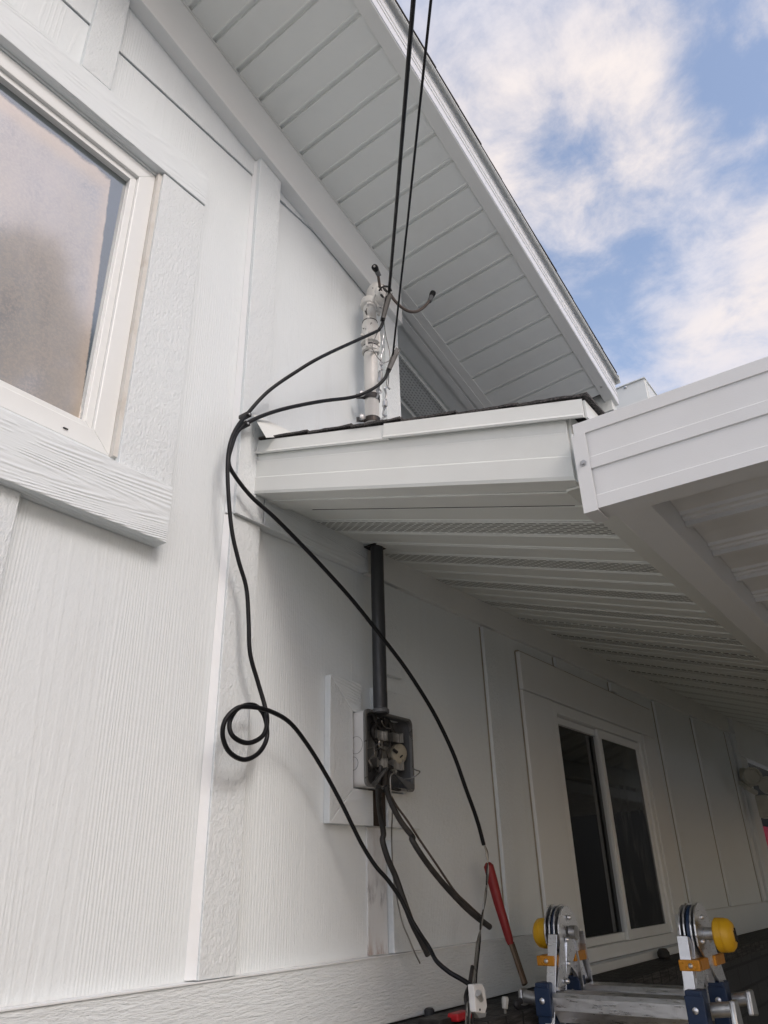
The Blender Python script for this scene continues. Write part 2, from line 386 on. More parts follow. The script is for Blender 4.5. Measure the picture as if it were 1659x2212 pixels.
# ------------------------------------------------------------------ house
house = thing('house', (1.5, 1.1, -EYE / S), 'white board and batten house with a gable overhang and a low side roof', 'house')
ZG = -EYE / S
def wall_with_holes(mb, x0, x1, z0, z1, holes, y, back):
    xs = sorted({x0, x1, *[h[0] for h in holes], *[h[1] for h in holes]}); zs = sorted({z0, z1, *[h[2] for h in holes], *[h[3] for h in holes]})
    xs = [x for x in xs if x0 <= x <= x1]
    for i in range(len(xs) - 1):
        for j in range(len(zs) - 1):
            cx, cz = (xs[i] + xs[i + 1]) / 2, (zs[j] + zs[j + 1]) / 2
            if any(h[0] < cx < h[1] and h[2] < cz < h[3] for h in holes): continue
            mb.add([(xs[i], y, zs[j]), (xs[i + 1], y, zs[j]), (xs[i + 1], y, zs[j + 1]), (xs[i], y, zs[j + 1])], [(0, 1, 2, 3)])
    for h in holes:
        a = [(h[0], h[2]), (h[1], h[2]), (h[1], h[3]), (h[0], h[3])]
        for k in range(4):
            p, q = a[k], a[(k + 1) % 4]
            mb.add([(p[0], y, p[1]), (q[0], y, q[1]), (q[0], back, q[1]), (p[0], back, p[1])], [(0, 1, 2, 3)])
def zup(x, y=1.0): return 1.905 - .28 * (x - .529) + .05 * (1 - y)
LW = (-.75, .590, .658, 1.350)      # left window opening x0 x1 z0 z1
RW = (2.224, 3.05, -.206, .515)
mb = MB()
wall_with_holes(mb, -2.2, 1.437, -.13, 1.60, [LW], 1.0, 1.09)
# gable part above the flashing line, lapped 4 mm proud
mb.add([(-2.2, .997, 1.604), (1.437, .997, 1.604), (1.437, .997, zup(1.437)), (-2.2, .997, zup(-2.2))], [(0, 1, 2, 3)])
mb.add([(-2.2, .997, 1.604), (1.437, .997, 1.604), (1.437, 1.003, 1.604), (-2.2, 1.003, 1.604)], [(0, 1, 2, 3)])
wall_with_holes(mb, 1.437, 4.62, -.13, .72, [RW], 1.0, 1.09)
mb.add([(1.437, 1, .72), (4.62, 1, .72), (4.62, 1, .86), (1.437, 1, .86)], [(0, 1, 2, 3)])
mb.add([(1.437, 1, .8), (1.437, 4, .8), (1.437, 4, zup(1.437)), (1.437, 1, zup(1.437))], [(0, 1, 2, 3)])
mb.add([(4.62, 1, ZG), (4.62, 4, ZG), (4.62, 4, .86), (4.62, 1, .86)], [(0, 1, 2, 3)])
mb.add([(-2.2, 1, ZG), (-2.2, 4, ZG), (-2.2, 4, 2.6), (-2.2, 1, 2.6)], [(0, 1, 2, 3)])
mb.add([(-2.2, 4, ZG), (4.62, 4, ZG), (4.62, 4, .86), (-2.2, 4, 1.7)], [(0, 1, 2, 3)])
mb.build('wall', M_SIDE, house)
# flashing crack and paint line between the two siding courses
mb = MB()
for x0, x1 in ((.455, .85), (.0, .385), (.93, .965)):
    k = 26; lo_, hi = [], []
    for i in range(k + 1):
        x = x0 + (x1 - x0) * i / k
        hi.append((x, .9962, 1.604)); lo_.append((x, .9962, 1.604 - (.0004 + .0016 * abs(noise.noise(Vector((x * 40, 3, 0)))))))
    mb.loft([hi, lo_], closed=False, caps=False)
mb.build('flashing_gap', simple('dark gap', (.02, .02, .02), .8), house)

def batten(x0, x1, z0, z1, y=.985, m=None, tz=None, nm='batten'):
    b = MB(); b.hexa([(x0, y, z0), (x1, y, z0), (x1, 1.0, z0), (x0, 1.0, z0)],
                     [(x0, y, tz[0] if tz else z1), (x1, y, tz[1] if tz else z1), (x1, 1.0, tz[1] if tz else z1), (x0, 1.0, tz[0] if tz else z1)])
    return b.build(nm, m or M_BAT, house, .0016)
zf = lambda x: 1.763 - .262 * (x - .455)       # lower edge of the rake frieze
# skirt board along the foot of the siding
for x0, x1 in ((-2.2, 2.2), (3.08, 4.62)): MB().box(x0, x1, .984, 1.01, -.2255, -.119).build('skirt_board', M_RAIL, house, .002)
for x0, x1 in ((-2.2, 2.2), (3.08, 4.62)): MB().box(x0, x1, .9815, .999, -.119, -.117).build('drip_cap', M_SEAM, house)
batten(.852, .926, -.116, .648)
batten(.852, .926, .652, 0, tz=(zf(.852), zf(.926)), y=.978)
batten(.385, .450, 1.455, 0, tz=(zf(.385), zf(.450)))
batten(-.10, -.035, 1.455, 0, tz=(zf(-.10), zf(-.035)))
batten(.385, .450, -.116, .527); batten(-.10, -.035, -.116, .527)
for x0, x1, z0, z1 in ((1.338, 1.400, -.116, .085), (1.338, 1.400, .43, .650), (1.814, 1.876, -.116, .660), (2.297, 2.359, .635, .672), (2.78, 2.84, .642, .676),
                       (3.275, 3.337, -.116, .683), (3.83, 3.892, -.116, .694), (4.45, 4.51, -.116, .705)):
    batten(x0, x1, z0, z1, .985 if x0 < 1.5 else .988)
    if x0 > 1.5: MB().box(x0 - .0045, x0 - .0002, .9975, .9996, z0 + .001, z1 - .001).build('shadow_line', M_SHADOW, house)  # thin dark strip put in for the shade at the batten's left edge
MB().box(1.372, 1.439, .983, 1.003, .86, 1.66).build('corner_board', M_BAT, house, .0016)
MB().box(4.535, 4.62, .980, 1.003, -.116, .715).build('corner_board', M_BAT, house, .0016)
# caulk seam at the left foot of the corner batten
b = MB(); b.add([(.836, .9994, -.116), (.852, .9994, -.116), (.852, .988, -.116)], []); 
b.loft([[(.838, .9993, -.115), (.8518, .9993, -.115), (.8518, .9885, -.115)], [(.843, .9993, .648), (.8518, .9993, .648), (.8518, .9905, .648)]]); b.build('caulk_seam', M_SEAM, house)
b = MB(); b.loft([[(.844, .9993, .652), (.8518, .9993, .652), (.8518, .985, .652)], [(.846, .9993, 1.655), (.8518, .9993, 1.655), (.8518, .99, 1.655)]]); b.build('caulk_seam', M_SEAM, house)
# rake frieze under the gable soffit
zt = lambda x: zup(x) - .002
b = MB(); b.hexa([(-2.2, .962, zf(-2.2)), (1.437, .962, zf(1.437)), (1.437, .997, zf(1.437)), (-2.2, .997, zf(-2.2))],
                 [(-2.2, .962, zt(-2.2)), (1.437, .962, zt(1.437)), (1.437, .997, zt(1.437)), (-2.2, .997, zt(-2.2))])
b.build('frieze_board', M_TRIM, house, .002)
# frieze under the porch soffit; notch left of the conduit
zl = lambda x: .648 + (x - .852) * .018
def fz(x0, x1, y):
    b = MB(); b.hexa([(x0, y, zl(x0)), (x1, y, zl(x1)), (x1, 1.0, zl(x1)), (x0, 1.0, zl(x0))], [(x0, y, .715 + .024 * (x0 - .9)), (x1, y, .715 + .024 * (x1 - .9)), (x1, 1.0, .715 + .024 * (x1 - .9)), (x0, 1.0, .715 + .024 * (x0 - .9))])
    b.build('frieze_board', M_TRIM if x0 > 1 else M_SILL, house, .0016)
fz(.929, 1.268, .978); fz(1.275, 4.535, .985)
MB().box(.8525, .9285, .9765, .998, .6485, .652).build('frieze_end', M_BAT, house)

MB().box(4.622, 8, .978, 1.02, .60, .86).build('header_board', M_TRIM, house, .002)
MB().box(4.622, 4.80, .985, 1.02, -.116, .5995).build('door_casing', M_TRIM, house, .002)
# --- wainscot below the skirt board
wn = MB(); wn.box(-2.2, 4.7, .96, 1.12, ZG + .002, -.262); wn.build('stone_wainscot', M_SLATE, house)
MB().box(-2.2, 4.72, .84, 1.0, -.262, -.228).build('stone_ledge', M_CAP, house, .004)

# --- left window: casing boards, vinyl frame, filmed pane
def frame(mb, x0, x1, z0, z1, w, y0, y1):
    o = [(x0, z0), (x1, z0), (x1, z1), (x0, z1)]; i = [(x0 + w, z0 + w), (x1 - w, z0 + w), (x1 - w, z1 - w), (x0 + w, z1 - w)]
    for k in range(4):
        j = (k + 1) % 4
        mb.hexa([(o[k][0], y0, o[k][1]), (o[j][0], y0, o[j][1]), (i[j][0], y0, i[j][1]), (i[k][0], y0, i[k][1])],
                [(o[k][0], y1, o[k][1]), (o[j][0], y1, o[j][1]), (i[j][0], y1, i[j][1]), (i[k][0], y1, i[k][1])])
wf = MB(); frame(wf, LW[0], .5885, .6595, 1.3485, .036, 1.002, 1.06)
win = wf.build('window', M_VIN, house, .002)
sf = MB(); frame(sf, LW[0] + .036, .5523, .6957, 1.3123, .0135, 1.0095, 1.055); sf.build('glazing_stop', M_VIN, win, .0012)
MB().box(LW[0] + .045, .545, 1.022, 1.03, .70, 1.305).build('glass_pane', M_FILM, win)
MB().box(LW[0], .5895, 1.06, 1.09, .659, 1.349).build('window_back', M_SCREEN, win)
MB().box(.500, .508, .9995, 1.003, .672, .6735).build('weep_slot', M_SCREEN, win)
MB().box(.5885, .598, .992, 1.004, .6585, 1.352).build('caulk_bead', M_CAULK, win)
def hb(x0, x1, z0, z1, y, m): return MB().box(x0, x1, y, .9995, z0, z1).build('window_casing', m, win, .0016)
hb(.597, .706, .640, 1.3545, .985, M_BAT)
hb(-.9, .706, 1.3555, 1.448, .981, M_SILL)
c_ = MB(); c_.hexa([(-.95, .966, .527), (.697, .966, .527), (.697, .9995, .527), (-.95, .9995, .527)], [(-.95, .966, .634), (.697, .966, .634), (.697, .9995, .640), (-.95, .9995, .640)])
c_.build('window_sill', M_SILL, win, .002)

# --- right window (slider) under the patio roof
wf = MB(); frame(wf, RW[0] + .001, RW[1] - .001, RW[2] + .001, RW[3] - .001, .034, .992, 1.05)
win2 = wf.build('window', M_VIN, house, .002)
sf = MB(); frame(sf, 2.262, 2.64, -.170, .478, .022, 1.012, 1.04); sf.build('sash', M_VIN, win2, .001)
sf = MB(); frame(sf, 2.605, 3.013, -.170, .478, .028, 1.000, 1.0115); sf.build('sash', M_VIN, win2, .001)
MB().box(2.285, 2.62, 1.024, 1.03, -.15, .458).build('glass_pane', M_GLASS, win2)
MB().box(2.63, 2.985, 1.005, 1.010, -.145, .452).build('glass_pane', M_GLASS2, win2)
MB().box(RW[0] + .01, RW[1] - .01, 1.052, 1.085, RW[2] + .01, RW[3] - .01).build('window_back', M_SCREEN, win2)
for x0, x1, z0, z1, y in ((2.024, 2.2225, -.1165, .5145, .988), (3.052, 3.20, -.1165, .5145, .988), (2.024, 3.20, .516, .632, .985)):
    MB().box(x0, x1, y, .9995, z0, z1).build('window_casing', M_TRIM, win2, .002)
MB().box(2.024, 3.20, .990, .9996, .6322, .6365).build('shadow_line', M_SHADOW, house)  # dark strips for the shadow lines above and left of the window trim
MB().box(2.018, 2.0238, .9975, .9996, -.115, .632).build('shadow_line', M_SHADOW, house)
MB().box(2.20, 3.08, .962, .9915, -.2275, -.2065).build('window_sill', M_TRIM, win2, .002)

# --- gable roof
def ribbed(mb, s0, s1, first, pitch, top, t0, t1, depth=.0062, wd=.0150, lip=.0045):
    """panel profile along s, extruded from t0 to t1; top(s, t) gives the surface point with a drop"""
    pr = [(s0, 0)]; k = math.ceil((s0 - first) / pitch)
    while first + k * pitch < s1 - wd:
        c = first + k * pitch
        if c > s0 + .001: pr += [(c, 0), (c + .0008, -.0012), (c + lip, -.0012), (c + lip + .001, depth), (c + wd - .0015, depth), (c + wd, 0)]
        k += 1
    pr.append((s1, 0))
    mb.loft([[top(s, t0, h) for s, h in pr], [top(s, t1, h) for s, h in pr]], closed=False, caps=False)
rf = MB()                                           # shingle deck
def ztop(x, y): return 1.813 - .285 * (x - 1.367)
rf.hexa([(-2.4, .575, ztop(-2.4, 0) + .004), (2.206, .575, ztop(2.206, 0) + .004), (2.206, 4, ztop(2.206, 0) + .004), (-2.4, 4, ztop(-2.4, 0) + .004)],
        [(-2.4, .575, ztop(-2.4, 0) + .0065), (2.206, .575, ztop(2.206, 0) + .0065), (2.206, 4, ztop(2.206, 0) + .0065), (-2.4, 4, ztop(-2.4, 0) + .0065)])
x = -2.4
while x < 2.19:                                      # course edges standing a little proud along the rake
    L_ = .112; x1 = min(x + L_, 2.206); yo = .575 - random.uniform(.0005, .003)
    za = lambda q, d: ztop(q, 0) + d - .0033
    rf.hexa([(x, yo, za(x, .0101)), (x1, yo, za(x1, .0121)), (x1, .9, za(x1, .0121)), (x, .9, za(x, .0101))], [(x, yo, za(x, .0112)), (x1, yo, za(x1, .0150)), (x1, .9, za(x1, .0150)), (x, .9, za(x, .0112))])
    x = x1
roof = rf.build('roof', M_SHIN, house)
b = MB(); b.hexa([(-2.4, .590, ztop(-2.4, 0) - .113), (2.2, .590, ztop(2.2, 0) - .113), (2.2, .600, ztop(2.2, 0) - .113), (-2.4, .600, ztop(-2.4, 0) - .113)],
                 [(-2.4, .590, ztop(-2.4, 0) + .003), (2.2, .590, ztop(2.2, 0) + .003), (2.2, .600, ztop(2.2, 0) + .003), (-2.4, .600, ztop(-2.4, 0) + .003)])
b.build('fascia', simple('bright aluminium fascia', (.74, .76, .79), .36, 0, 8, .002), roof, .001)
for off, yy in ((-.030, .5885), (-.060, .5887), (-.080, .5885)):
    b = MB(); b.hexa([(-2.4, yy, ztop(-2.4, 0) + off), (2.2, yy, ztop(2.2, 0) + off), (2.2, .5905, ztop(2.2, 0) + off), (-2.4, .5905, ztop(-2.4, 0) + off)],
                     [(-2.4, yy, ztop(-2.4, 0) + off + .0035), (2.2, yy, ztop(2.2, 0) + off + .0035), (2.2, .5905, ztop(2.2, 0) + off + .0035), (-2.4, .5905, ztop(-2.4, 0) + off + .0035)])
    b.build('fascia_crease', M_FAS, roof)
b = MB(); b.loft([[(x_, y_, ztop(x_, 0) + dz) for y_, dz in ((.60, .0035), (.576, .0035), (.576, -.012), (.5725, -.015), (.578, -.013), (.5785, .001), (.60, .001))] for x_ in (-2.4, 2.206)])
b.build('drip_edge', M_FAS, roof)
MB().box(2.2065, 2.2095, .573, 4, ztop(2.206, 0) - .02, ztop(2.206, 0) + .013).build('eave_drip_edge', M_FAS, roof)
b = MB(); ribbed(b, -2.4, 2.12, .807 - .0789 * 50, .0789, lambda s, t, h: (s, t, zup(s, t) + h), .622, .983)
b.build('soffit', M_SOF, roof)
b = MB()
for y0, y1, d in ((.5895, .624, -.004), (.958, .9845, -.0035)):
    b.hexa([(-2.4, y0, zup(-2.4, y0) + d), (2.19, y0, zup(2.19, y0) + d), (2.19, y1, zup(2.19, y1) + d), (-2.4, y1, zup(-2.4, y1) + d)],
           [(-2.4, y0, zup(-2.4, y0) + d + .003), (2.19, y0, zup(2.19, y0) + d + .003), (2.19, y1, zup(2.19, y1) + d + .003), (-2.4, y1, zup(-2.4, y1) + d + .003)])
b.build('soffit_trim', M_FAS, roof, .0006)
b = MB()
for y0, y1, d in ((.9848, 1.008, -.006), (1.0082, 1.0178, -.001), (1.018, 1.0378, -.004)):
    x0 = 1.44
    b.hexa([(x0, y0, zup(x0, y0) + d), (2.19, y0, zup(2.19, y0) + d), (2.19, y1, zup(2.19, y1) + d), (x0, y1, zup(x0, y1) + d)],
           [(x0, y0, zup(x0, y0) + d + .006), (2.19, y0, zup(2.19, y0) + d + .006), (2.19, y1, zup(2.19, y1) + d + .006), (x0, y1, zup(x0, y1) + d + .006)])
b.build('soffit_channel', M_FAS, roof, .0006)
def eave(y0, y1, m, nm):
    b = MB(); b.loft([[(x_, y_, zup(x_, 1) + h) for y_, h in ((y0, -.004), (y0 + .006, -.004), (y0 + .008, .003), (y1 - .004, .003), (y1, .012), (y1 + .008, .012), (y1 + .010, -.004))] for x_ in (1.438, 2.12)], closed=False, caps=False)
    b.build(nm, m, roof)
eave(1.038, 1.105, M_SOF, 'eave_soffit'); eave(1.115, 1.222, M_VENTU, 'vented_soffit'); eave(1.232, 1.335, M_SOF, 'eave_soffit'); eave(1.345, 1.45, M_SOF, 'eave_soffit')
eave(1.46, 1.56, M_VENTU, 'vented_soffit'); eave(1.57, 1.68, M_SOF, 'eave_soffit'); eave(1.69, 4.0, M_SOF, 'eave_soffit')
b = MB(); b.box(2.155, 2.20, .6005, 4, zup(2.2) - .012, ztop(2.2, 0) + .002); b.build('eave_fascia', M_FAS, roof, .002)
b = MB(); b.add([(2.115, .625, zup(2.12, .62) + .02), (2.156, .625, zup(2.12, .62) + .02), (2.156, 4, zup(2.12) + .02), (2.115, 4, zup(2.12) + .02)], [(0, 1, 2, 3)]); b.build('eave_gap', M_SCREEN, roof)
sc = MB(); p = Vector((2.09, .607, zup(2.09, .607) - .004)); sc.lathe(p, (0, 0, -1), [(0, .004), (.002, .004), (.003, .002)], 10); sc.build('screw', M_GALV, roof)

# --- porch roof: slopes down and away from the wall
PT = .300
def zr(y, z1): return z1 - PT * (1 - y)
shp = MB()
def slab(mb, x0, x1, y0, y1, za, zb, th):
    mb.hexa([(x0, y0, za), (x1, y0, za), (x1, y1, zb), (x0, y1, zb)], [(x0, y0, za + th), (x1, y0, za + th), (x1, y1, zb + th), (x0, y1, zb + th)])
slab(shp, .905, 8.0, .300, 1.0, zr(.30, .839), zr(1.0, .839), .0035)
slab(shp, 1.44, 8.0, 1.0, 3.0, zr(1.0, .839), zr(3.0, .839), .0035)
y = .282; k = 0
while y < .99:
    y1 = min(y + .112, .998); xo = .897 + random.uniform(-.003, .004)
    n_ = 10; lo_, hi = [], []
    for i in range(n_ + 1):
        yy = y + (y1 - y) * i / n_; j = .0016 * noise.noise(Vector((yy * 60, k * 3.1, 0))); j2 = .0022 * noise.noise(Vector((yy * 35, 9 + k, 0)))
        base = zr(yy, .8437) + .0045 * (1 - i / n_)
        lo_.append((xo + j2, yy, base)); hi.append((xo + j2, yy, base + .0042 + j))
    rings = [[a, b, (8.0, b[1], b[2]), (8.0, a[1], a[2])] for a, b in zip(lo_, hi)]
    shp.loft(rings); y = y1 - .001; k += 1
porch = shp.build('porch_roof', M_SHIN, house)
PF = [(.900, .8415), (.8975, .815), (.8925, .8095), (.8940, .8065), (.9000, .8085), (.9005, .8385)]
def extr(mb, prof, y0, y1, p=PT, closed=True, caps=True):
    mb.loft([[(x_, y_, z_ - p * (1 - y_)) for x_, z_ in prof] for y_ in (y0, y1)], closed=closed, caps=caps)
b = MB(); extr(b, PF, .640, .999); b.build('drip_edge', M_FAS, porch)
b = MB(); extr(b, [(x_ - .0028, z_ + .0012) for x_, z_ in PF], .292, .652); b.build('drip_edge', M_FAS, porch)
FP = [(.9008, .835), (.9008, .792), (.8992, .7905), (.8995, .7545), (.8975, .7525), (.8975, .722), (.8995, .7165), (.935, .7150), (.935, .719), (.903, .721), (.904, .83)]
def lower(y_, z_): return z_ - (.300 + .012 * (0.835 - z_) / .12) * (1 - y_)
b = MB(); b.loft([[(x_, y_, lower(y_, z_)) for x_, z_ in FP] for y_ in (.322, .999)])
b.build('fascia', M_FAS, porch, .0006)
b = MB(); b.loft([[(x_, y_, z_ - .315 * (1 - y_)) for x_, z_ in ((.935, .7135), (.985, .7135), (.985, .7165), (.935, .7165))] for y_ in (.33, .999)]); b.build('soffit_trim', M_FAS, porch)
# eave drip edge and fascia facing the yard
b = MB(); b.box(.900, 8.0, .289, .2925, zr(.29, .8415) - .030, zr(.29, .8415)); b.build('eave_drip_edge', M_FAS, porch)
b = MB(); b.box(.906, 8.0, .318, .326, .505, zr(.31, .8415) - .012); b.build('eave_fascia', M_FAS, porch)
b = MB(); b.loft([[(x_, y_, z_ - .315 * (1 - y_)) for x_, z_ in ((.9852, .7125), (.9860, .7125), (.9860, .7165), (.9852, .7165))] for y_ in (.36, .90)]); b.build('soffit_gap', M_SCREEN, porch)
def zs(x_, y_): return .7185 + .024 * (x_ - .9) - .32 * (1 - y_)
xr = [.985]; bands = []
def strip(x0, x1, m, nm):
    b = MB(); pr = [(x0, 0), (x0 + .0008, -.0016), (x0 + .004, -.0016), (x0 + .0055, .003), (x0 + .016, .003), (x0 + .018, 0), (x1, 0)]
    b.loft([[(x_, y_, zs(x_, y_) + h) for x_, h in pr] for y_ in (.345, 1.0)], closed=False, caps=False); b.build(nm, m, porch)
x = .985; k = 0
while x < 6.6:
    strip(x, x + .081, M_VENTL if k % 3 == 1 else M_SOF, 'vented_soffit' if k % 3 == 1 else 'soffit_panel'); x += .081; k += 1
b = MB(); b.box(.92, 8.0, .279, .345, .503, .5065); b.build('soffit_end_trim', M_FAS, porch)
# bent flashing left loose where the porch roof meets the corner batten
b = MB()
q0 = [at(546, 893, .972), at(640, 938, .955), at(600, 944, .93), at(575, 945, .925)]
b.add([q0[0], q0[1], q0[2], q0[3], at(548, 899, .966)], [(0, 1, 2, 3, 4)])
o = b.build('loose_flashing', M_FAS, porch); sdf = o.modifiers.new('s', 'SOLIDIFY'); sdf.thickness = .001
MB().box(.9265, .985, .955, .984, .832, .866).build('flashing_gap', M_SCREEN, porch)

# ------------------------------------------------------------------ patio cover
pat = thing('patio_cover', (1.6, -.4, ZG), 'pale grey aluminium patio cover running out from under the low roof edge', 'patio cover')
XF = .870
def zp(y_, z_): return z_ + .027 * (y_ - .30)
def pex(mb, prof, y0, y1, **k): mb.loft([[(x_, y_, zp(y_, z_)) for x_, z_ in prof] for y_ in (y0, y1)], **k)
YN = -2.6
fp = [(.905, .575), (XF, .575), (XF, .5555), (XF + .0022, .5550), (XF + .0022, .5175), (XF, .5160), (XF, .4985), (XF + .0024, .4978), (XF + .0024, .4585), (XF, .4570), (XF, .438), (.905, .438), (.972, .474), (.972, .477), (.905, .4415), (XF + .006, .4415), (XF + .006, .572), (.905, .572)]
b = MB(); pex(b, fp, YN, .303); pf = b.build('edge_fascia', M_PAT, pat, .0005)
b = MB(); pex(b, [(XF - .0015, .5545), (XF - .0015, .437), (.906, .4365), (.906, .434), (XF - .003, .4345), (XF - .003, .5545)], .2865, .306); b.build('end_cap', M_PAT, pat)
b = MB(); b.box(XF - .001, .905, .3035, .3065, .4385, .560); b.build('end_closure', M_SOF, pat)
b = MB(); pq = Vector((XF - .003, .2955, .508)); b.lathe(pq, (-1, 0, 0), [(0, .0052), (.0008, .0052), (.0010, .0032), (.0035, .0030), (.0036, .0)], 6); b.build('screw', M_GALV, pat)
b = MB(); b.box(.9052, 6, .231, .2785, .4395, .50); b.build('header_beam', M_PAT, pat, .0015)
b = MB(); pp = [(.972, .492)]; x = 1.082
while x < 6:
    pp += [(x - .060, .492), (x - .0225, .489), (x - .020, .4845), (x - .010, .4845), (x - .008, .4815), (x - .0005, .4815), (x, .474), (x + .008, .474), (x + .009, .494), (x + .018, .494), (x + .02, .492)]
    x += .147
pp.append((6, .492)); pex(b, pp, YN, .2305, closed=False, caps=False); b.build('roof_panel', M_PAT, pat)
b = MB(); pex(b, [(.9, .577), (6, .577), (6, .580), (.9, .580)], YN, .29); b.build('roof_skin', M_PAT, pat)
b = MB(); b.box(XF, 6, YN - .06, YN, .30, .55); b.build('front_beam', M_PAT, pat)
for x in (1.0, 3.4, 5.9): MB().box(x, x + .06, YN - .06, YN, ZG + .002, .299).build('post', M_PAT, pat, .003)

pv = thing('light_block_fence', (3, YN - .12, ZG), 'unseen brown board fence added along the yard side to shade the patio', 'fence')  # out of view, added to cut the light reaching the wall under the patio
M_WOOD = simple('added fence board', (.16, .115, .07), .8, 0, 40, .003)
for k in range(44): MB().box(.95 + k * .12, .95 + k * .12 + .117, YN - .14, YN - .12, ZG + .002, .02).build('added_fence_board', M_WOOD, pv)
MB().box(.95, 6.3, YN - .12, YN - .09, -.2, -.14).build('added_fence_rail', M_WOOD, pv)

# second gutter box seen past the gable corner
gx = thing('rain_gutter', (2.3, .5, 1.45), 'short white metal gutter end behind the lower corner of the gable', 'gutter')
XG = 2.35
def g_(px, py, X=XG): return atX(px, py, X)
tp = g_(1391, 817.5); LG = tp.y / (ray(1416.5, 850).y / ray(1416.5, 850).x) - XG
b = MB(); b.prism([(XG, tp.y, tp.z - .10), (XG, tp.y + .5, tp.z - .10), (XG, tp.y + .5, tp.z + .002), (XG, tp.y, tp.z)], (0, 0, 0), (LG, 0, 0)); b.build('gutter_box', M_FAS, gx, .002)
b = MB(); b.box(XG - .005, XG + LG + .005, tp.y - .004, tp.y + .5, tp.z, tp.z + .004); b.box(XG + .01, XG + .018, tp.y - .003, tp.y, tp.z - .1, tp.z - .002); b.build('gutter_lip', M_FAS, gx)
b = MB(); b.lathe(g_(1351, 837), (-1, 0, 0), [(0, .006), (.003, .006), (.005, .003)], 12); b.build('screw', M_GALV, gx)

# ------------------------------------------------------------------ service mast
def z3(x, y, Y): return at(725.8 + .19527 * x, 518.4 + .19527 * y, Y)
MX, MY = 1.258, .950
zd = lambda py: z3(425, py, MY)[2]
mast = thing('service_mast', (MX, MY, .83), 'chipped white service mast with a weatherhead strapped to the gable wall', 'service mast')
b = MB(); b.lathe((MX, MY, zd(2040)), (0, 0, 1), [(0, .0185), (zd(1330) - zd(2040), .0185), (zd(760) - zd(2040), .0182)]); b.build('pipe', M_PIPE, mast)
b = MB()
for y0, y1, r_ in ((1175, 960, .0235), (1290, 1235, .024), (1200, 1175, .026)):
    h = zd(y1) - zd(y0); b.lathe((MX, MY, zd(y0)), (0, 0, 1), [(0, r_ - .004), (h * .15, r_), (h * .8, r_), (h, r_ - .004)])
b.tube(smooth([z3(345, 1000, .935), z3(335, 1100, .935), z3(345, 1180, .935)]), .004); b.tube(smooth([z3(465, 1000, .93), z3(480, 1100, .93), z3(470, 1180, .93)]), .004)
b.cyl(z3(370, 1225, .93), z3(470, 1225, .93), .0035); b.lathe(z3(300, 1060, .945), (-1, 0, 0), [(0, .004), (.006, .004), (.008, .002)], 8)
b.build('wire_holder', M_PIPE, mast)
b = MB()
for py, r_, h_ in ((1232, .0205, .004), (965, .0212, .0018), (765, .0208, .0022), (1300, .0195, .0016)): b.lathe((MX, MY, zd(py)), (0, 0, 1), [(0, r_ * .9), (0, r_), (h_, r_), (h_, r_ * .9)])
b.build('dark_joint', M_STRAP, mast)
b = MB()
for x_, y_ in ((318, 1060), (470, 830), (350, 860)): b.lathe(z3(x_, y_, MY - .02), (-.4, -1, 0), [(0, .005), (.004, .005), (.006, .003)], 6)
b.tube(smooth([z3(345, 735, .93), z3(360, 700, .922), z3(420, 720, .915), z3(470, 740, .915), z3(490, 790, .92)]), .0045, 8)
b.tube(smooth([z3(395, 690, .915), z3(440, 600, .905), z3(470, 545, .90), z3(530, 520, .895)]), .003, 8); b.tube(smooth([z3(440, 690, .915), z3(470, 730, .905), z3(530, 745, .90), z3(590, 700, .895)]), .003, 8)
b.build('casting_ribs', M_PIPE, mast)
# weatherhead: hooded elbow with a collar and an open insulated mouth
b = MB()
hc = z3(455, 650, .935)
rings = []
for i in range(13):
    a = i / 12 * math.pi
    r_ = .042 * math.sin(a) ** .6 if 0 < i < 12 else .002
    rings.append([hc + Vector((math.cos(q) * r_ * .85 + .006 * math.sin(a), math.sin(q) * r_ * .8, -.040 * math.cos(a) * 1.05 + .006)) for q in [k * 2 * math.pi / 20 for k in range(20)]])
b.loft(rings, smooth=True)
b.lathe((MX, MY, zd(800)), (0, 0, 1), [(0, .020), (.004, .0255), (.016, .0265), (.024, .024), (.028, .02)])
b.build('weatherhead', M_PIPE, mast)
b = MB(); fc = z3(530, 592, .885); ax = (fc - Vector((MX - .01, MY + .01, fc.z - .02))).normalized()
b.lathe(fc - ax * .012, ax, [(0, .024), (.006, .026), (.012, .025), (.0125, .018), (.010, .0165), (.010, .0)]); b.build('mouth_ring', M_PIPE, mast)
b = MB()
for x_, y_, r_ in ((542, 556, .0082), (506, 622, .0062)): b.lathe(z3(x_, y_, .868), ax, [(0, r_), (.0025, r_), (.003, r_ * .6)], 12)
b.tube(smooth([z3(478, 560, .878), z3(500, 530, .874), z3(545, 512, .872), z3(590, 525, .872), z3(612, 565, .874)]), .0026, 7)
b.build('mouth_hole', M_SCREEN, mast)
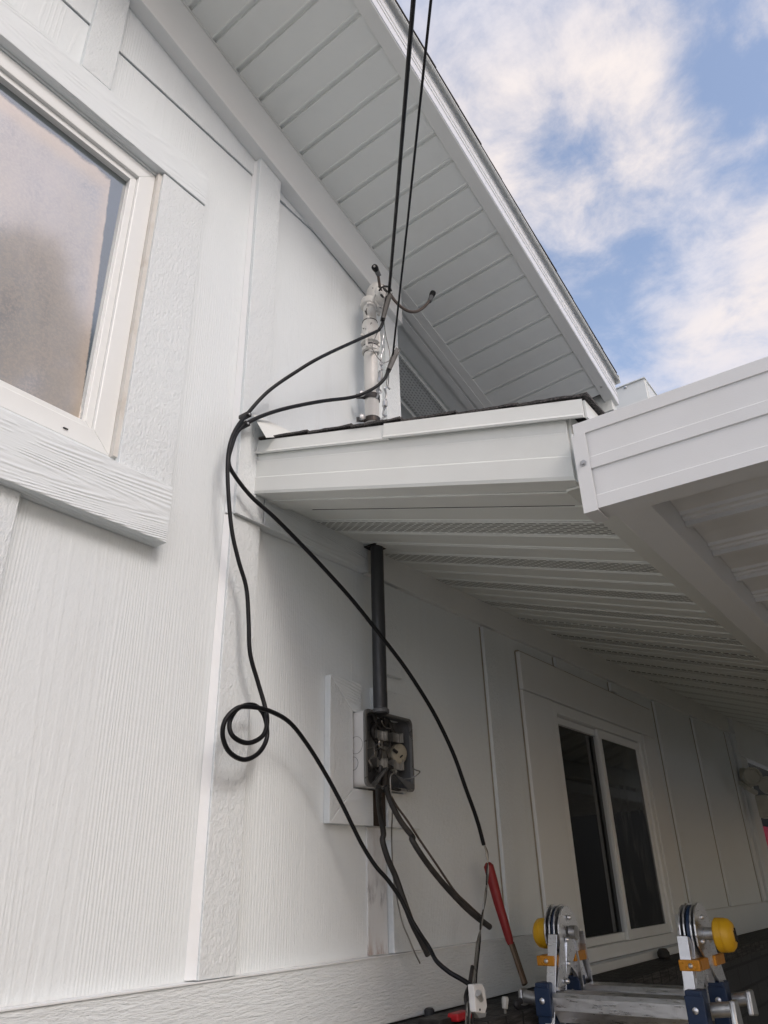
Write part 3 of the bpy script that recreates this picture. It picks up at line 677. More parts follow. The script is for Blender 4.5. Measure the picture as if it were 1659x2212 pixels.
for py in (1780, 2030):
    b = MB(); zc = zd(py)
    pts = [(MX - .034, MY + .024), (MX - .024, MY + .012)] + [(MX + .0215 * math.cos(a), MY + .0215 * math.sin(a)) for a in [R(150 + k * 15) for k in range(17)]] + [(MX + .036, MY + .018), (MX + .05, MY + .03)]
    ins = [(x_ * .94 + MX * .06, y_ * .94 + (MY + .006) * .06) for x_, y_ in pts]
    for i in range(len(pts) - 1):
        (a0, a1), (b0, b1) = pts[i], pts[i + 1]; (c0, c1), (d0, d1) = ins[i], ins[i + 1]
        b.hexa([(a0, a1, zc - .0075), (b0, b1, zc - .0075), (d0, d1, zc - .0075), (c0, c1, zc - .0075)], [(a0, a1, zc + .0075), (b0, b1, zc + .0075), (d0, d1, zc + .0075), (c0, c1, zc + .0075)])
    st = b.build('pipe_strap', M_STRAP, mast)
    b = MB(); e = Vector((MX - .031, MY + .008, zc)); b.lathe(e, (-.6, -1, 0), [(-.012, .0045), (0, .0045), (.001, .0085), (.006, .0085), (.0075, .005)], 6); b.build('bolt', M_GALV, st)

def wire(name, m, pts, r, label, cat, group=None, k=8, n=10):
    o = MB().tube(smooth(pts, k), r, n).build(name, m); return tag(o, label, cat, group)
wt = thing('pigtail_wire', z3(500, 620, .89), 'short cut service wire curling up from the weatherhead to a lug beside the rafter trim', 'wire', 'wires cut off at the weatherhead')
MB().tube(smooth([z3(520, 620, .90), z3(490, 540, .89), z3(478, 470, .885), z3(468, 400, .88)]), .0038).build('conductor', M_BROWN, wt)
def lug(par, a, b_, c):
    m_ = MB(); m_.tube([a, a.lerp(b_, .5), b_], [.0062, .0068, .0066], 10); m_.build('crimp_sleeve', M_BOXG, par)
    d = (c - b_).normalized(); m_ = MB(); m_.tube([b_, b_.lerp(c, .5), c, c + d * .004], [.0075, .0088, .0088, .006], 12); e = m_.build('end_cap', M_BLACK, par)
    v = -ray(800, 800).normalized(); m_ = MB(); m_.lathe(c + v * .0075, v, [(0, .0030), (.0012, .0028), (.0016, 0)], 10); m_.build('bolt_hole', M_ALU, par)
lug(wt, z3(478, 400, .88), z3(448, 335, .878), z3(424, 295, .876))
wt = thing('pigtail_wire', z3(620, 640, .89), 'short cut service wire swinging out right from the weatherhead to a raised lug', 'wire', 'wires cut off at the weatherhead')
MB().tube(smooth([z3(600, 600, .90), z3(650, 670, .88), z3(720, 740, .87), z3(810, 790, .86), z3(900, 788, .85), z3(980, 735, .845), z3(1030, 675, .84)]), .0042).build('conductor', M_BROWN, wt)
lug(wt, z3(1032, 680, .84), z3(1055, 625, .838), z3(1073, 585, .836))

# ------------------------------------------------------------------ overhead service cables
up = lambda px, py, d: ray(px, py).normalized() * d
A0 = z3(585, 600, .875); A1 = up(893, 0, 1.36)
dirA = (A1 - A0).normalized()
tag(MB().tube([A0, A0.lerp(A1, .5) + Vector((0, 0, -.006)), A1, A1 + dirA * 3 + Vector((0, 0, .2)), A1 + dirA * 9 + Vector((0, 0, 1.3))], .0040, 10).build('overhead_cable', M_BLACK),
    'thicker black overhead cable rising left of its twin to the top edge', 'cable', 'overhead drop cables')
B0 = z3(628, 1280, .865); B1 = up(931, 0, 1.42); dirB = (B1 - B0).normalized()
tag(MB().tube([B0, B0.lerp(B1, .5) + Vector((0, 0, -.008)), B1, B1 + dirB * 3 + Vector((0, 0, .2)), B1 + dirB * 9 + Vector((0, 0, 1.3))], .0025, 10).build('overhead_cable', M_BLACK),
    'thinner black overhead cable rising right of its twin to the lower wedge clamp', 'cable', 'overhead drop cables')
def wedge(a, b_, label):
    t = thing('wedge_clamp', b_, label, 'cable clamp', 'drop wire wedge clamps')
    d = (b_ - a).normalized(); v = -ray(820, 700).normalized(); s_ = d.cross(v).normalized(); v = s_.cross(d)
    wa, wb = .0085, .0058
    m_ = MB()
    def U(p, w_): return [p + s_ * w_ + v * .010, p + s_ * w_ - v * .004, p - s_ * w_ - v * .004, p - s_ * w_ + v * .010, p - s_ * (w_ - .0012) + v * .010, p - s_ * (w_ - .0012) - v * .0028, p + s_ * (w_ - .0012) - v * .0028, p + s_ * (w_ - .0012) + v * .010]
    m_.loft([U(a, wa), U(b_, wb)]); m_.build('shell', M_CLAMP, t)
    m_ = MB(); m_.hexa([a + d * .004 + s_ * .005 + v * .006, a + d * .004 - s_ * .005 + v * .006, a + d * .004 - s_ * .005 + v * .009, a + d * .004 + s_ * .005 + v * .009], [b_ + s_ * .003 + v * .006, b_ - s_ * .003 + v * .006, b_ - s_ * .003 + v * .009, b_ + s_ * .003 + v * .009])
    m_.build('wedge', M_CLAMP, t)
    return t
wedge(z3(585, 610, .872), z3(515, 890, .868), 'dull metal wedge clamp gripping the thicker cable in front of the weatherhead')
wedge(z3(672, 1215, .865), z3(578, 1450, .868), 'dull metal wedge clamp lower on the mast holding the thinner cable')
def rig(name, label, pts_list, body):
    t = thing(name, body[0], label, 'cable hook', 'hooks and turnbuckles on the mast')
    for nm, pts, r_ in pts_list: MB().tube(smooth(pts), r_, 8).build(nm, M_GALV if nm != 'bail_wire' else M_LUG, t)
    MB().tube([body[0], body[0].lerp(body[1], .15), body[0].lerp(body[1], .85), body[1]], [.0025, .0065, .0065, .0025], 8).build('turnbuckle', M_GALV, t)
rig('cable_hook', 'long twisted hook and wire bail in front of the mast holding the upper clamp',
    [('bail_wire', [z3(520, 880, .868), z3(450, 1040, .885), z3(402, 1180, .892), z3(440, 1270, .892), z3(495, 1340, .89)], .0011),
     ('bail_wire', [z3(530, 880, .868), z3(550, 1050, .88), z3(590, 1230, .885), z3(590, 1330, .885), z3(520, 1365, .89)], .0011),
     ('twisted_wire', [z3(510, 940, .88), z3(525, 1060, .885), z3(512, 1150, .885), z3(522, 1210, .887), z3(500, 1290, .888), z3(503, 1350, .89)], .0020),
     ('hook', [z3(500, 1350, .89), z3(512, 1370, .89), z3(500, 1392, .89), z3(487, 1370, .89), z3(500, 1350, .89), z3(498, 1420, .89), z3(515, 1440, .888), z3(480, 1452, .888)], .0024),
     ('hook', [z3(485, 1590, .892), z3(470, 1640, .892), z3(450, 1665, .892), z3(475, 1690, .89), z3(505, 1680, .888), z3(470, 1650, .892), z3(468, 1710, .9), z3(450, 1755, .905)], .0024)],
    (z3(494, 1445, .89), z3(485, 1590, .892)))
rig('cable_hook', 'short hook and turnbuckle right of the mast foot holding the lower clamp',
    [('bail_wire', [z3(580, 1460, .868), z3(560, 1580, .88), z3(572, 1640, .882)], .0012), ('bail_wire', [z3(586, 1460, .868), z3(580, 1580, .88), z3(574, 1635, .882)], .0012),
     ('hook', [z3(598, 1650, .88), z3(570, 1630, .882), z3(535, 1640, .884), z3(548, 1670, .886), z3(556, 1720, .888), z3(548, 1760, .89)], .0024),
     ('hook', [z3(535, 1860, .895), z3(520, 1930, .9), z3(555, 1945, .9), z3(510, 1975, .905), z3(485, 2010, .91), z3(505, 2035, .91)], .0024),
     ('ring', [z3(548, 1755, .89), z3(562, 1790, .89), z3(556, 1850, .892), z3(535, 1870, .893), z3(527, 1820, .892), z3(535, 1770, .89), z3(548, 1755, .89)], .0020)],
    (z3(545, 1775, .887), z3(538, 1850, .89)))

# ------------------------------------------------------------------ loose drop cables on the wall
cA = [z3(522, 890, .868), z3(510, 940, .871), z3(480, 985, .875), z3(425, 1022, .881), at(700, 768, .90), at(640, 803, .925), at(580, 845, .945), at(536, 892, .958), at(508, 930, .955), at(494, 975, .95),
      at(492, 1040, .95), at(500, 1140, .95), at(515, 1210, .95), at(532, 1270, .95), at(537, 1340, .95), at(540, 1410, .95), at(556, 1470, .95), at(572, 1525, .944),
      at(577, 1560, .935), at(567, 1590, .928), at(535, 1605, .925), at(503, 1590, .925), at(496, 1560, .93), at(515, 1530, .94), at(548, 1523, .948), at(570, 1545, .95), at(577, 1590, .95),
      at(560, 1625, .945), at(528, 1641, .94), at(496, 1625, .935), at(481, 1590, .93), at(487, 1555, .925), at(512, 1530, .92), at(540, 1527, .92), at(580, 1535, .925),
      at(625, 1560, .935), at(665, 1610, .94), at(705, 1675, .94), at(740, 1740, .935), at(762, 1785, .93), at(785, 1830, .925)]
z8 = lambda x, y, Y: at(760 + .2604 * x, 1814.5 + .2604 * y, Y)
cA += [z8(200, 220, .915), z8(300, 335, .905), z8(400, 480, .895), z8(470, 620, .885), z8(560, 770, .87), z8(640, 890, .86), z8(700, 1000, .84), z8(800, 1090, .82), z8(900, 1150, .80), z8(1000, 1215, .775), z8(1055, 1290, .765)]
wire('drop_cable', M_BLACK, cA, .0040, 'black cable with a double coil hanging down the wall to the small white splice block', 'cable', 'loose black cables on the wall')
cB = [z3(575, 1450, .868), z3(540, 1530, .872), z3(450, 1620, .885), z3(300, 1700, .90), z3(150, 1745, .915), at(700, 866, .925), at(640, 877, .935), at(590, 890, .945), at(545, 908, .955), at(515, 930, .962), at(500, 965, .962),
      at(494, 1000, .962), at(510, 1032, .96), at(545, 1075, .955), at(590, 1115, .945), at(645, 1170, .93), at(700, 1228, .915), at(760, 1295, .90), at(820, 1370, .885), at(870, 1435, .875), at(910, 1495, .865),
      at(945, 1555, .86), at(980, 1630, .855), at(1005, 1700, .85), at(1030, 1770, .85), at(1045, 1825, .85)]
wire('drop_cable', M_BLACK, cB, .0042, 'black cable crossing in front of the dark conduit and down toward the red handled tool', 'cable', 'loose black cables on the wall')
wt = thing('stripped_cable', z8(1100, 100, .85), 'thin stripped pale wires hanging from the cable end over the stone ledge', 'wire')
for i, (o1, m_) in enumerate(((0, M_ALU), (1, M_BLACK2), (2, M_ALU))):
    f_ = [0, 6, -7][i]
    MB().tube(smooth([at(1045, 1822, .85), z8(1122 + f_, 120, .85), z8(1125 - f_, 280, .85), z8(1105 + f_, 480, .845), z8(1075 - f_, 680, .84), z8(1052 + f_ * 2, 850, .83), z8(1030 + f_ * 2, 1050, .81), z8(1010 + f_ * 3, 1220, .79), z8(985 + f_ * 4, 1380, .77), z8(970 + f_ * 4, 1700, .74)]), .0015, 8).build('strand', m_, wt)
MB().tube(smooth([z8(1000, 1050, .80), z8(975, 1200, .79), z8(945, 1300, .78), z8(960, 1420, .77), z8(950, 1700, .74)]), .0035, 8).build('jacket', M_BLACK2, wt)
# cable clips on the corner batten
for nm, px, py in (('upper of the two little black clips holding a cable to the corner batten', 534, 897), ('lower of the two little black clips holding a cable to the corner batten', 531, 917)):
    t = thing('cable_clip', at(px, py, .965), nm, 'cable clip', 'cable clips on the batten')
    b = MB(); p = at(px - 1, py, .960); b.box(p.x - .006, p.x + .006, p.y - .008, .978, p.z - .004, p.z + .004); b.build('clip_body', M_BLACK2, t, .001)
    b = MB(); b.lathe(at(px + 4, py - 2, .953), (0, -1, 0), [(0, .0022), (.002, .0022), (.003, .001)], 8); b.build('nail', M_GALV, t)

# ------------------------------------------------------------------ meter socket box
zb = lambda x, y, Y: at(725.8 + .13284 * x, 1468.9 + .13284 * y, Y)
mt = thing('meter_box', (1.26, .95, .10), 'open grey and white electric meter box with its meter torn out', 'meter box')
XL = 1.215; XR = 1.392
YB, YFr = .979, .905
XL = at(767, 1620, .984).x; YFr = XL / (ray(791, 1620).x / ray(791, 1620).y)
XR = at(893, 1640, YFr).x; ZT = at(800, 1533, YFr).z; ZB_ = at(800, 1698, YFr).z
b = MB(); rr = .012
def rrect(x0, x1, z0, z1, r_, y_, n=5):
    o = []
    for cx, cz, a0 in ((x1 - r_, z1 - r_, 0), (x0 + r_, z1 - r_, 90), (x0 + r_, z0 + r_, 180), (x1 - r_, z0 + r_, 270)):
        for k in range(n + 1):
            a = R(a0 + 90 * k / n); o.append((cx + r_ * math.cos(a), y_, cz + r_ * math.sin(a)))
    return o
b.loft([rrect(XL, XR, ZB_, ZT, rr, YB + .02), rrect(XL, XR, ZB_, ZT, rr, YFr)], caps=False, smooth=True)
box = b.build('box_shell', M_BOXW, mt)
b = MB(); b.loft([rrect(XL - .001, XR + .001, ZB_ - .001, ZT + .001, rr, YFr + .006), rrect(XL - .001, XR + .001, ZB_ - .001, ZT + .001, rr, YFr), rrect(XL + .004, XR - .004, ZB_ + .004, ZT - .004, rr, YFr), rrect(XL + .005, XR - .005, ZB_ + .005, ZT - .005, rr, YFr + .006)], caps=False)
b.build('box_rim', M_RIM, mt)
b = MB(); b.loft([rrect(XL + .002, XR - .002, ZB_ + .002, ZT - .002, rr, YFr + .002), rrect(XL + .002, XR - .002, ZB_ + .002, ZT - .002, rr, YB + .015)], caps=False, smooth=True)
b.add(rrect(XL + .002, XR - .002, ZB_ + .002, ZT - .002, rr, YB + .015), [tuple(range(24))]); b.build('box_liner', M_BOXG, mt)
b = MB(); kc = Vector((XL - .0004, YFr + .026, (ZT + ZB_) / 2 + .005))
b.tube([kc + Vector((0, math.cos(a) * .017, math.sin(a) * .017)) for a in [k * math.pi / 12 for k in range(25)]], .0004, 5)
kc = Vector((XL - .0004, YFr + .034, ZB_ + .045)); b.tube([kc + Vector((0, math.cos(a) * .013, math.sin(a) * .013)) for a in [k * math.pi / 12 for k in range(25)]], .0005, 5)
b.build('knockout_ring', M_RIM, mt)
YI = YFr + .020
for px, py in ((715, 900), (970, 940), (715, 1345), (980, 1385)):
    c0 = zb(px, py, YI); b = MB(); b.box(c0.x - .013, c0.x + .011, YI - .002, YI + .022, c0.z - .010, c0.z + .010)
    j = b.build('meter_jaw', M_LUG, mt, .001)
    b = MB(); b.box(c0.x + .0115, c0.x + .015, YI - .010, YI + .02, c0.z - .010, c0.z + .010); b.build('jaw_blade', M_ALU, j)
    b = MB(); b.box(c0.x - .018, c0.x - .0135, YI - .006, YI + .02, c0.z - .008, c0.z + .008); b.build('jaw_blade', M_LUG, j)
b = MB(); dc = zb(1035, 1200, YI - .004); b.lathe(dc, (-.25, -1, -.1), [(-.012, .020), (0, .021), (.003, .018), (.004, .012), (.0045, 0)]); b.build('hub_disc', simple('yellowed porcelain', (.34, .31, .24), .5, 0, 90, .001, .7, (.03, .025, .02)), mt)
b = MB()
for x0_, z0_, x1_, z1_, r_ in ((-90, -60, -40, -20, .0035), (20, 60, 50, 30, .0015), (70, -60, 95, -20, .002)): b.tube([zb(1030 + x0_, 1195 + z0_, YI - .009), zb(1030 + x1_, 1195 + z1_, YI - .009)], r_, 7)
b.build('hub_slots', M_SCREEN, mt)
b = MB(); c0 = zb(690, 1130, YI + .01); b.box(c0.x - .022, c0.x + .010, YI + .004, YI + .02, c0.z - .02, c0.z + .02); c0 = zb(830, 1190, YI + .015); b.box(c0.x - .02, c0.x + .02, YI + .008, YI + .024, c0.z - .012, c0.z + .012); b.build('busbar_block', M_LUG, mt, .002)
for nm, pts, r_ in (('feed_wire', [(600, 560), (640, 700), (590, 830), (640, 960)], .006), ('feed_wire', [(760, 560), (800, 680), (740, 800), (720, 880)], .006), ('feed_wire', [(700, 560), (860, 700), (900, 800), (960, 900)], .0055),
                    ('feed_wire', [(590, 700), (690, 760), (760, 900), (800, 1050)], .004), ('load_wire', [(720, 1400), (700, 1520), (640, 1640), (700, 1760), (705, 1900)], .006), ('load_wire', [(840, 1390), (790, 1500), (790, 1650), (760, 1800)], .0065),
                    ('load_wire', [(900, 1420), (850, 1520), (830, 1640), (850, 1780)], .006), ('load_wire', [(640, 960), (690, 1050), (720, 1180), (690, 1300)], .0045)):
    MB().tube(smooth([zb(x_, y_, YI + (.004 if nm == 'feed_wire' else .0)) for x_, y_ in pts]), r_, 9).build(nm, M_BLACK2, mt)
for q_ in range(8):
    rd = random.Random(q_ + 40); a_ = (rd.uniform(600, 900), rd.uniform(600, 1500)); pts = [a_]
    for _ in range(3): pts.append((pts[-1][0] + rd.uniform(-110, 110), pts[-1][1] + rd.uniform(20, 130)))
    MB().tube(smooth([zb(x_, y_, YI + rd.uniform(-.012, .012)) for x_, y_ in pts], 5), rd.choice([.0012, .0018, .003]), 7).build('loose_strand', rd.choice([M_BLACK2, M_LUG, M_ALU]), mt)
b = MB(); b.prism([zb(830, 1415, YFr + .002), zb(600, 1700, YFr - .001), zb(640, 1735, YFr - .002), zb(700, 1660, YFr - .004), zb(845, 1440, YFr - .002)], (0, 0, 0), (0, .006, 0)); b.build('bent_flap', M_RIM, mt)
b = MB(); b.prism([zb(910, 1480, YFr), zb(1170, 1770, YFr - .001), zb(1265, 1780, YFr - .002), zb(1270, 1700, YFr - .002), zb(980, 1540, YFr)], (0, 0, 0), (0, .004, 0)); b.build('bent_flap', M_BOXG, mt)
b = MB(); b.tube(smooth([zb(900, 1470, YFr), zb(975, 1475, YFr), zb(965, 1530, YFr - .002)]), .0022, 7); b.build('bare_strap', M_ALU, mt)
b = MB(); b.tube(smooth([zb(1115, 1610, YFr - .004), zb(1230, 1595, YFr - .02), zb(1320, 1540, YFr - .03), zb(1365, 1490, YFr - .03), zb(1300, 1465, YFr - .015), zb(1250, 1440, YFr)]), .0012, 6); b.build('loose_wire', M_LUG, mt)
b = MB(); b.tube(smooth([zb(890, 1740, YFr), zb(960, 1760, YFr - .01), zb(1050, 1790, YFr - .012)]), .0022, 6); b.tube(smooth([zb(880, 1770, YFr), zb(1030, 1800, YFr - .01)]), .0018, 6); b.build('wire_stub', M_BLACK2, mt)

# boards round the meter box, split down the middle by a bare slot
sr = thing('meter_surround', (1.28, .99, .10), 'mitred white trim boards framing the meter box on the wall', 'trim boards')
yo = .984
sx0, sx1, sz0, sz1 = at(714, 1455, yo).x, at(905, 1787, yo).x, at(712, 1778, yo).z, at(709, 1455, yo).z
cut = at(806, 1720, yo).x; cut2 = at(838, 1730, yo).x
bx0, bx1, bz0, bz1 = XL - .006, XR - .02, at(770, 1703, yo).z, at(768, 1538, yo).z
def brd(pts, nm='surround_board', m_=None):
    b = MB(); b.prism([(p_[0], yo, p_[1]) for p_ in pts], (0, 0, 0), (0, .0155, 0)); b.build(nm, m_ or M_BAT, sr, .0015)
brd([(sx0, sz0), (bx0, bz0), (bx0, bz1), (sx0, sz1)]); 
brd([(sx0 + .001, sz1), (bx0 + .0005, bz1 + .0005), (1.243, bz1 + .0005), (1.243, sz1)], m_=M_SILL)
brd([(sx0 + .001, sz0), (cut, sz0), (cut, bz0 - .0005), (bx0 + .0005, bz0 - .0005)], m_=M_SILL)
brd([(cut2, sz0), (sx1, sz0), (sx1, sz1), (1.29, sz1), (1.29, bz1), (bx1 + .02, bz1), (bx1 + .02, bz0), (cut2, bz0)])
MB().box(cut + .001, cut2 - .001, .990, .9985, sz0 + .002, bz0 + .01).build('bare_slot', simple('bare weathered siding', (.035, .026, .02), .9, 0, 60, .003), sr)
# ghost strip of old paint below the slot with a dark smudge and rust at its foot
def ghost():
    m = Mat('old paint ghost', (.62, .62, .60), .6); ax = m.n('ShaderNodeSeparateXYZ'); m.l(m.P(), ax.inputs[0])
    n_ = m.noise(m.map((1, 1, .25)), 38, 5, .7)
    bot = m.rng(ax.outputs[2], EYE - .118 * S, EYE - .085 * S, 1, 0); sm = m.math('MULTIPLY', m.rng(ax.outputs[2], EYE - .045 * S, EYE - .02 * S), m.rng(ax.outputs[2], EYE - .005 * S, EYE + .02 * S, 1, 0))
    c = m.mix(m.math('MULTIPLY', m.rng(n_, .5, .7), .35), (.68, .70, .71), (.50, .46, .42)); c = m.mix(m.math('MULTIPLY', bot, m.math('MULTIPLY', m.rng(n_, .45, .62), .6)), c, (.25, .13, .08))
    c = m.mix(m.math('MULTIPLY', sm, m.math('MULTIPLY', m.rng(n_, .45, .7), .8)), c, (.20, .21, .24)); m.base(c); m.bump(n_, .002); return m.m
MB().box(cut - .006, cut2 + .004, .9965, .9995, -.115, sz0 - .001).build('paint_ghost', ghost(), sr)

cond = thing('conduit', (1.27, .95, .4), 'dark grey conduit running from the porch soffit down into the meter box', 'conduit')
ct = at(815, 1205, .955); cb_ = at(818, 1536, .945)
CX = (ct.x + cb_.x) / 2 + .0
b = MB(); b.cyl((CX, .948, cb_.z - .004), (CX, .948, zs(CX, .948) + .02), .0152, 24); b.build('pipe', M_DGREY, cond)
b = MB(); b.lathe((CX, .948, cb_.z - .002), (0, 0, 1), [(0, .0185), (.006, .0185), (.009, .016)], 24); b.build('hub_fitting', M_BOXG, cond)
b = MB(); b.box(CX - .018, CX + .022, .934, .972, zs(CX, .95) - .004, zs(CX, .95) - .001); b.build('escutcheon', M_SCREEN, cond)

# cut cables hanging out of the meter box
z5 = lambda x, y, Y: at(674 + .19533 * x, 1417 + .19533 * y, Y)
def cutcable(pts, r_, label, m_=None, tip=True):
    t = thing('cut_cable', pts[0], label, 'cable', 'cut cables hanging from the meter box'); sp = smooth(pts)
    MB().tube(sp, r_, 10).build('insulation', m_ or M_BLACK2, t)
    if tip:
        d = (sp[-1] - sp[-2]).normalized(); MB().cyl(sp[-1] - d * .002, sp[-1] + d * .0012, r_ * .72, 12).build('copper_end', M_LUG, t)
cutcable([z5(735, 1440, .915), z5(735, 1560, .925), z5(755, 1750, .945), z5(790, 1960, .95), z8(255, 10, .95), z8(300, 160, .945), z8(365, 310, .94), z8(430, 500, .93), z8(500, 690, .925), z8(570, 830, .92), z8(632, 955, .915)], .0058, 'left thick dusty cable hanging from the meter box behind the coiled cable, cut square')
cutcable([z5(815, 1440, .91), z5(850, 1560, .91), z5(900, 1680, .905), z5(990, 1840, .90), z5(1110, 2000, .89), z8(500, 0, .885), z8(590, 145, .875), z8(715, 310, .87), z8(870, 485, .86), z8(1000, 610, .855), z8(1145, 722, .85)], .0056, 'thick black cable sweeping right from the meter box to a square cut end')
cutcable([z5(850, 1500, .915), z5(930, 1650, .915), z5(1060, 1830, .905), z5(1200, 2050, .895), z8(570, 10, .89), z8(700, 200, .875), z8(850, 420, .865), z8(960, 530, .86), z8(1085, 645, .855)], .0022, 'thin brown wire following the right thick cable out of the meter box', M_BROWN, False)
cutcable([z5(905, 1290, .91), z5(868, 1340, .908), z5(870, 1480, .908), z5(890, 1680, .91), z5(880, 1950, .94), z8(335, 150, .95), z8(350, 340, .95), z8(385, 540, .95), z8(420, 690, .948), z8(470, 810, .945), z8(520, 930, .94), z8(566, 1022, .94)], .0015, 'thin pale bare ground wire dangling straight down from the meter box', M_LUG, False)

# ------------------------------------------------------------------ things at the foot of the wall
t = thing('splice_block', z8(1060, 1400, .76), 'small white splice block with a metal connector where the coiled cable ends', 'splice block')
YS = .755
b = MB(); b.prism([z8(1010, 1200, YS), z8(1080, 1192, YS), z8(1108, 1240, YS), z8(1125, 1380, YS), z8(1108, 1440, YS), z8(1028, 1430, YS), z8(1022, 1320, YS)], (0, 0, 0), (0, .012, 0)); b.build('block', M_BOXW, t, .002)
b = MB(); b.prism([z8(1020, 1425, YS + .002), z8(1120, 1430, YS + .002), z8(1110, 1470, YS + .002), z8(1060, 1480, YS + .002)], (0, 0, 0), (0, .01, 0)); b.build('block_foot', M_GALV, t, .001)
b = MB(); p0, p1 = z8(1045, 1268, YS - .004), z8(1075, 1325, YS - .002); b.tube([p0, p0.lerp(p1, .4), p0.lerp(p1, .42), p1], [.0055, .0055, .0042, .0042], 10); b.build('connector', M_GALV, t)
b = MB(); b.lathe(z8(1062, 1408, YS - .0005), (0, -1, 0), [(0, .0018), (.0006, .0018), (.0008, 0)], 10); b.build('screw_hole', M_SCREEN, t)
t = thing('red_handled_tool', z8(1430, 1190, .88), 'long steel bar with a red rubber grip leaning on the white wall', 'hand tool')
b = MB(); q = [z8(1130, 195, .955), z8(1135, 215, .953), z8(1165, 330, .948), z8(1215, 520, .94), z8(1270, 700, .93), z8(1305, 820, .925), z8(1318, 868, .922)]; b.tube(q, [.007, .0118, .0122, .0110, .0100, .0092, .0066], 14); b.build('grip', M_RED, t)
b = MB(); b.tube([z8(1315, 850, .923), z8(1370, 1010, .905), z8(1432, 1200, .885)], .0055, 10); b.tube([z8(1335, 850, .923), z8(1385, 1000, .905), z8(1447, 1190, .885)], .0035, 8); b.build('bar', M_RUST, t)
ZL = -.228
t = thing('electrical_tape', atZ(1010, 2190, ZL), 'scrap of red plastic lying on the stone ledge', 'plastic scrap')
b = MB(); p = atZ(995, 2192, ZL + .012); b.box(p.x - .028, p.x + .022, p.y - .012, p.y + .012, ZL + .004, ZL + .017); t.name = 'plastic_scrap'; b.build('strip', M_REDP, t, .004)
t = thing('tool_case', atZ(985, 2205, ZL), 'flat black tool case on the stone ledge under the hanging cables', 'tool case')
b = MB(); p = atZ(985, 2200, ZL); b.box(p.x - .10, p.x + .03, p.y - .03, p.y + .02, ZL + .0005, ZL + .011); b.build('case_body', M_BLACK2, t, .003)
b = MB(); p2 = atZ(928, 2196, ZL); b.lathe((p2.x, p2.y, ZL + .001), (0, 0, 1), [(0, .010), (.010, .010), (.013, .007)], 14); b.build('case_knob', M_DGREY, t)
t = thing('clear_tube', z8(1275, 1500, .84), 'cloudy plastic screwdriver standing on the ledge right of the splice block', 'screwdriver'); t.name = 'screwdriver'
b = MB(); b.tube([z8(1272, 1300, .86), z8(1272, 1320, .86), z8(1270, 1400, .86)], [.006, .0075, .0055], 8); b.build('handle', M_CLEAR, t)
b = MB(); b.cyl(z8(1270, 1400, .86), z8(1285, 1560, .86), .0028, 8); b.build('shaft', M_LUG, t)
t = thing('pipe_clamp', z8(1430, 1390, .87), 'black curved pipe clamp lying on the ledge below the red handled tool', 'clamp')
b = MB(); b.tube(smooth([z8(1400, 1335, .86), z8(1365, 1358, .86), z8(1380, 1385, .86), z8(1440, 1400, .86), z8(1500, 1370, .86), z8(1520, 1335, .87)]), .006, 8); b.build('jaw', M_STRAP, t)
t = thing('rubber_ball', (2.6, .955, -.22), 'round black rubber ball sitting under the sill of the dark sliding window', 'ball')
p = at(1433, 2060, .935); b = MB(); b.lathe(p - Vector((0, 0, .016)), (0, 0, 1), [(0, .012), (.008, .019), (.02, .019), (.03, .012), (.032, 0)], 16); b.build('ball_shell', M_BLACK2, t)
b = MB(); b.box(p.x - .03, p.x + .03, p.y - .01, p.y + .012, ZL + .0005, p.z - .014); b.build('ball_base', M_BLACK2, t, .002)

# ------------------------------------------------------------------ floodlight at the far end of the wall
t = thing('flood_light', (4.57, .98, .45), 'twin head motion floodlight at the far end of the wall under the porch', 'floodlight')
p = at(1607, 1682, .972); b = MB(); b.lathe(p + Vector((0, .006, 0)), (0, -1, 0), [(0, .055), (.02, .055), (.045, .042), (.06, .030)], 24); b.build('base', M_LAMPW, t)
for a, c, nm in ((at(1612, 1685, .92), at(1636, 1672, .84), 'lamp_head'), (at(1650, 1700, .90), at(1675, 1690, .80), 'lamp_head')):
    d = (c - a).normalized(); b = MB(); b.lathe(a, d, [(0, .012), (.02, .016), (.035, .034), (.085, .046), (.088, .046), (.088, .036), (.080, .034), (.079, 0)], 22); b.build(nm, M_LAMPW, t)
b = MB(); b.tube(smooth([at(1600, 1690, .95), at(1620, 1705, .91), at(1632, 1712, .90)]), .014, 8); b.build('arm', M_LAMPW, t)
b = MB(); c0 = at(1654, 1745, .90); b.box(c0.x - .05, c0.x + .05, .87, .93, c0.z - .05, c0.z + .06); b.build('sensor_box', M_LAMPW, t, .006)

# ------------------------------------------------------------------ ladder
MBR = M_BRUSH
lad = thing('folding_ladder', (1.7, .66, ZG), 'aluminium folding ladder with yellow hinge knobs standing open by the wall', 'ladder')
HX, HZ = 1.70, -.110
YLL, YRR = .800, .512
def leg_pt(side, f, zz, off=0):        # point on the centre line of a leg, flaring outward and spreading as it drops
    y_ = YLL if side < 0 else YRR
    k_ = (HZ - zz)
    return Vector((HX + f * (.045 + .27 * k_), y_ + (.05 * k_ if side < 0 else -.05 * k_) + off, zz))
def channel(mb, a, b_, w_, t_, ydir):
    d = (b_ - a).normalized(); wv = d.cross(Vector((0, 1, 0))).normalized() * (w_ / 2); tv = Vector((0, ydir, 0)) * t_
    prof = [(-1, 0), (1, 0), (1, 1), (.86, 1), (.86, .15), (-.86, .15), (-.86, 1), (-1, 1)]
    mb.loft([[p_ + wv * u_ + tv * v_ for u_, v_ in prof] for p_ in (a, b_)])
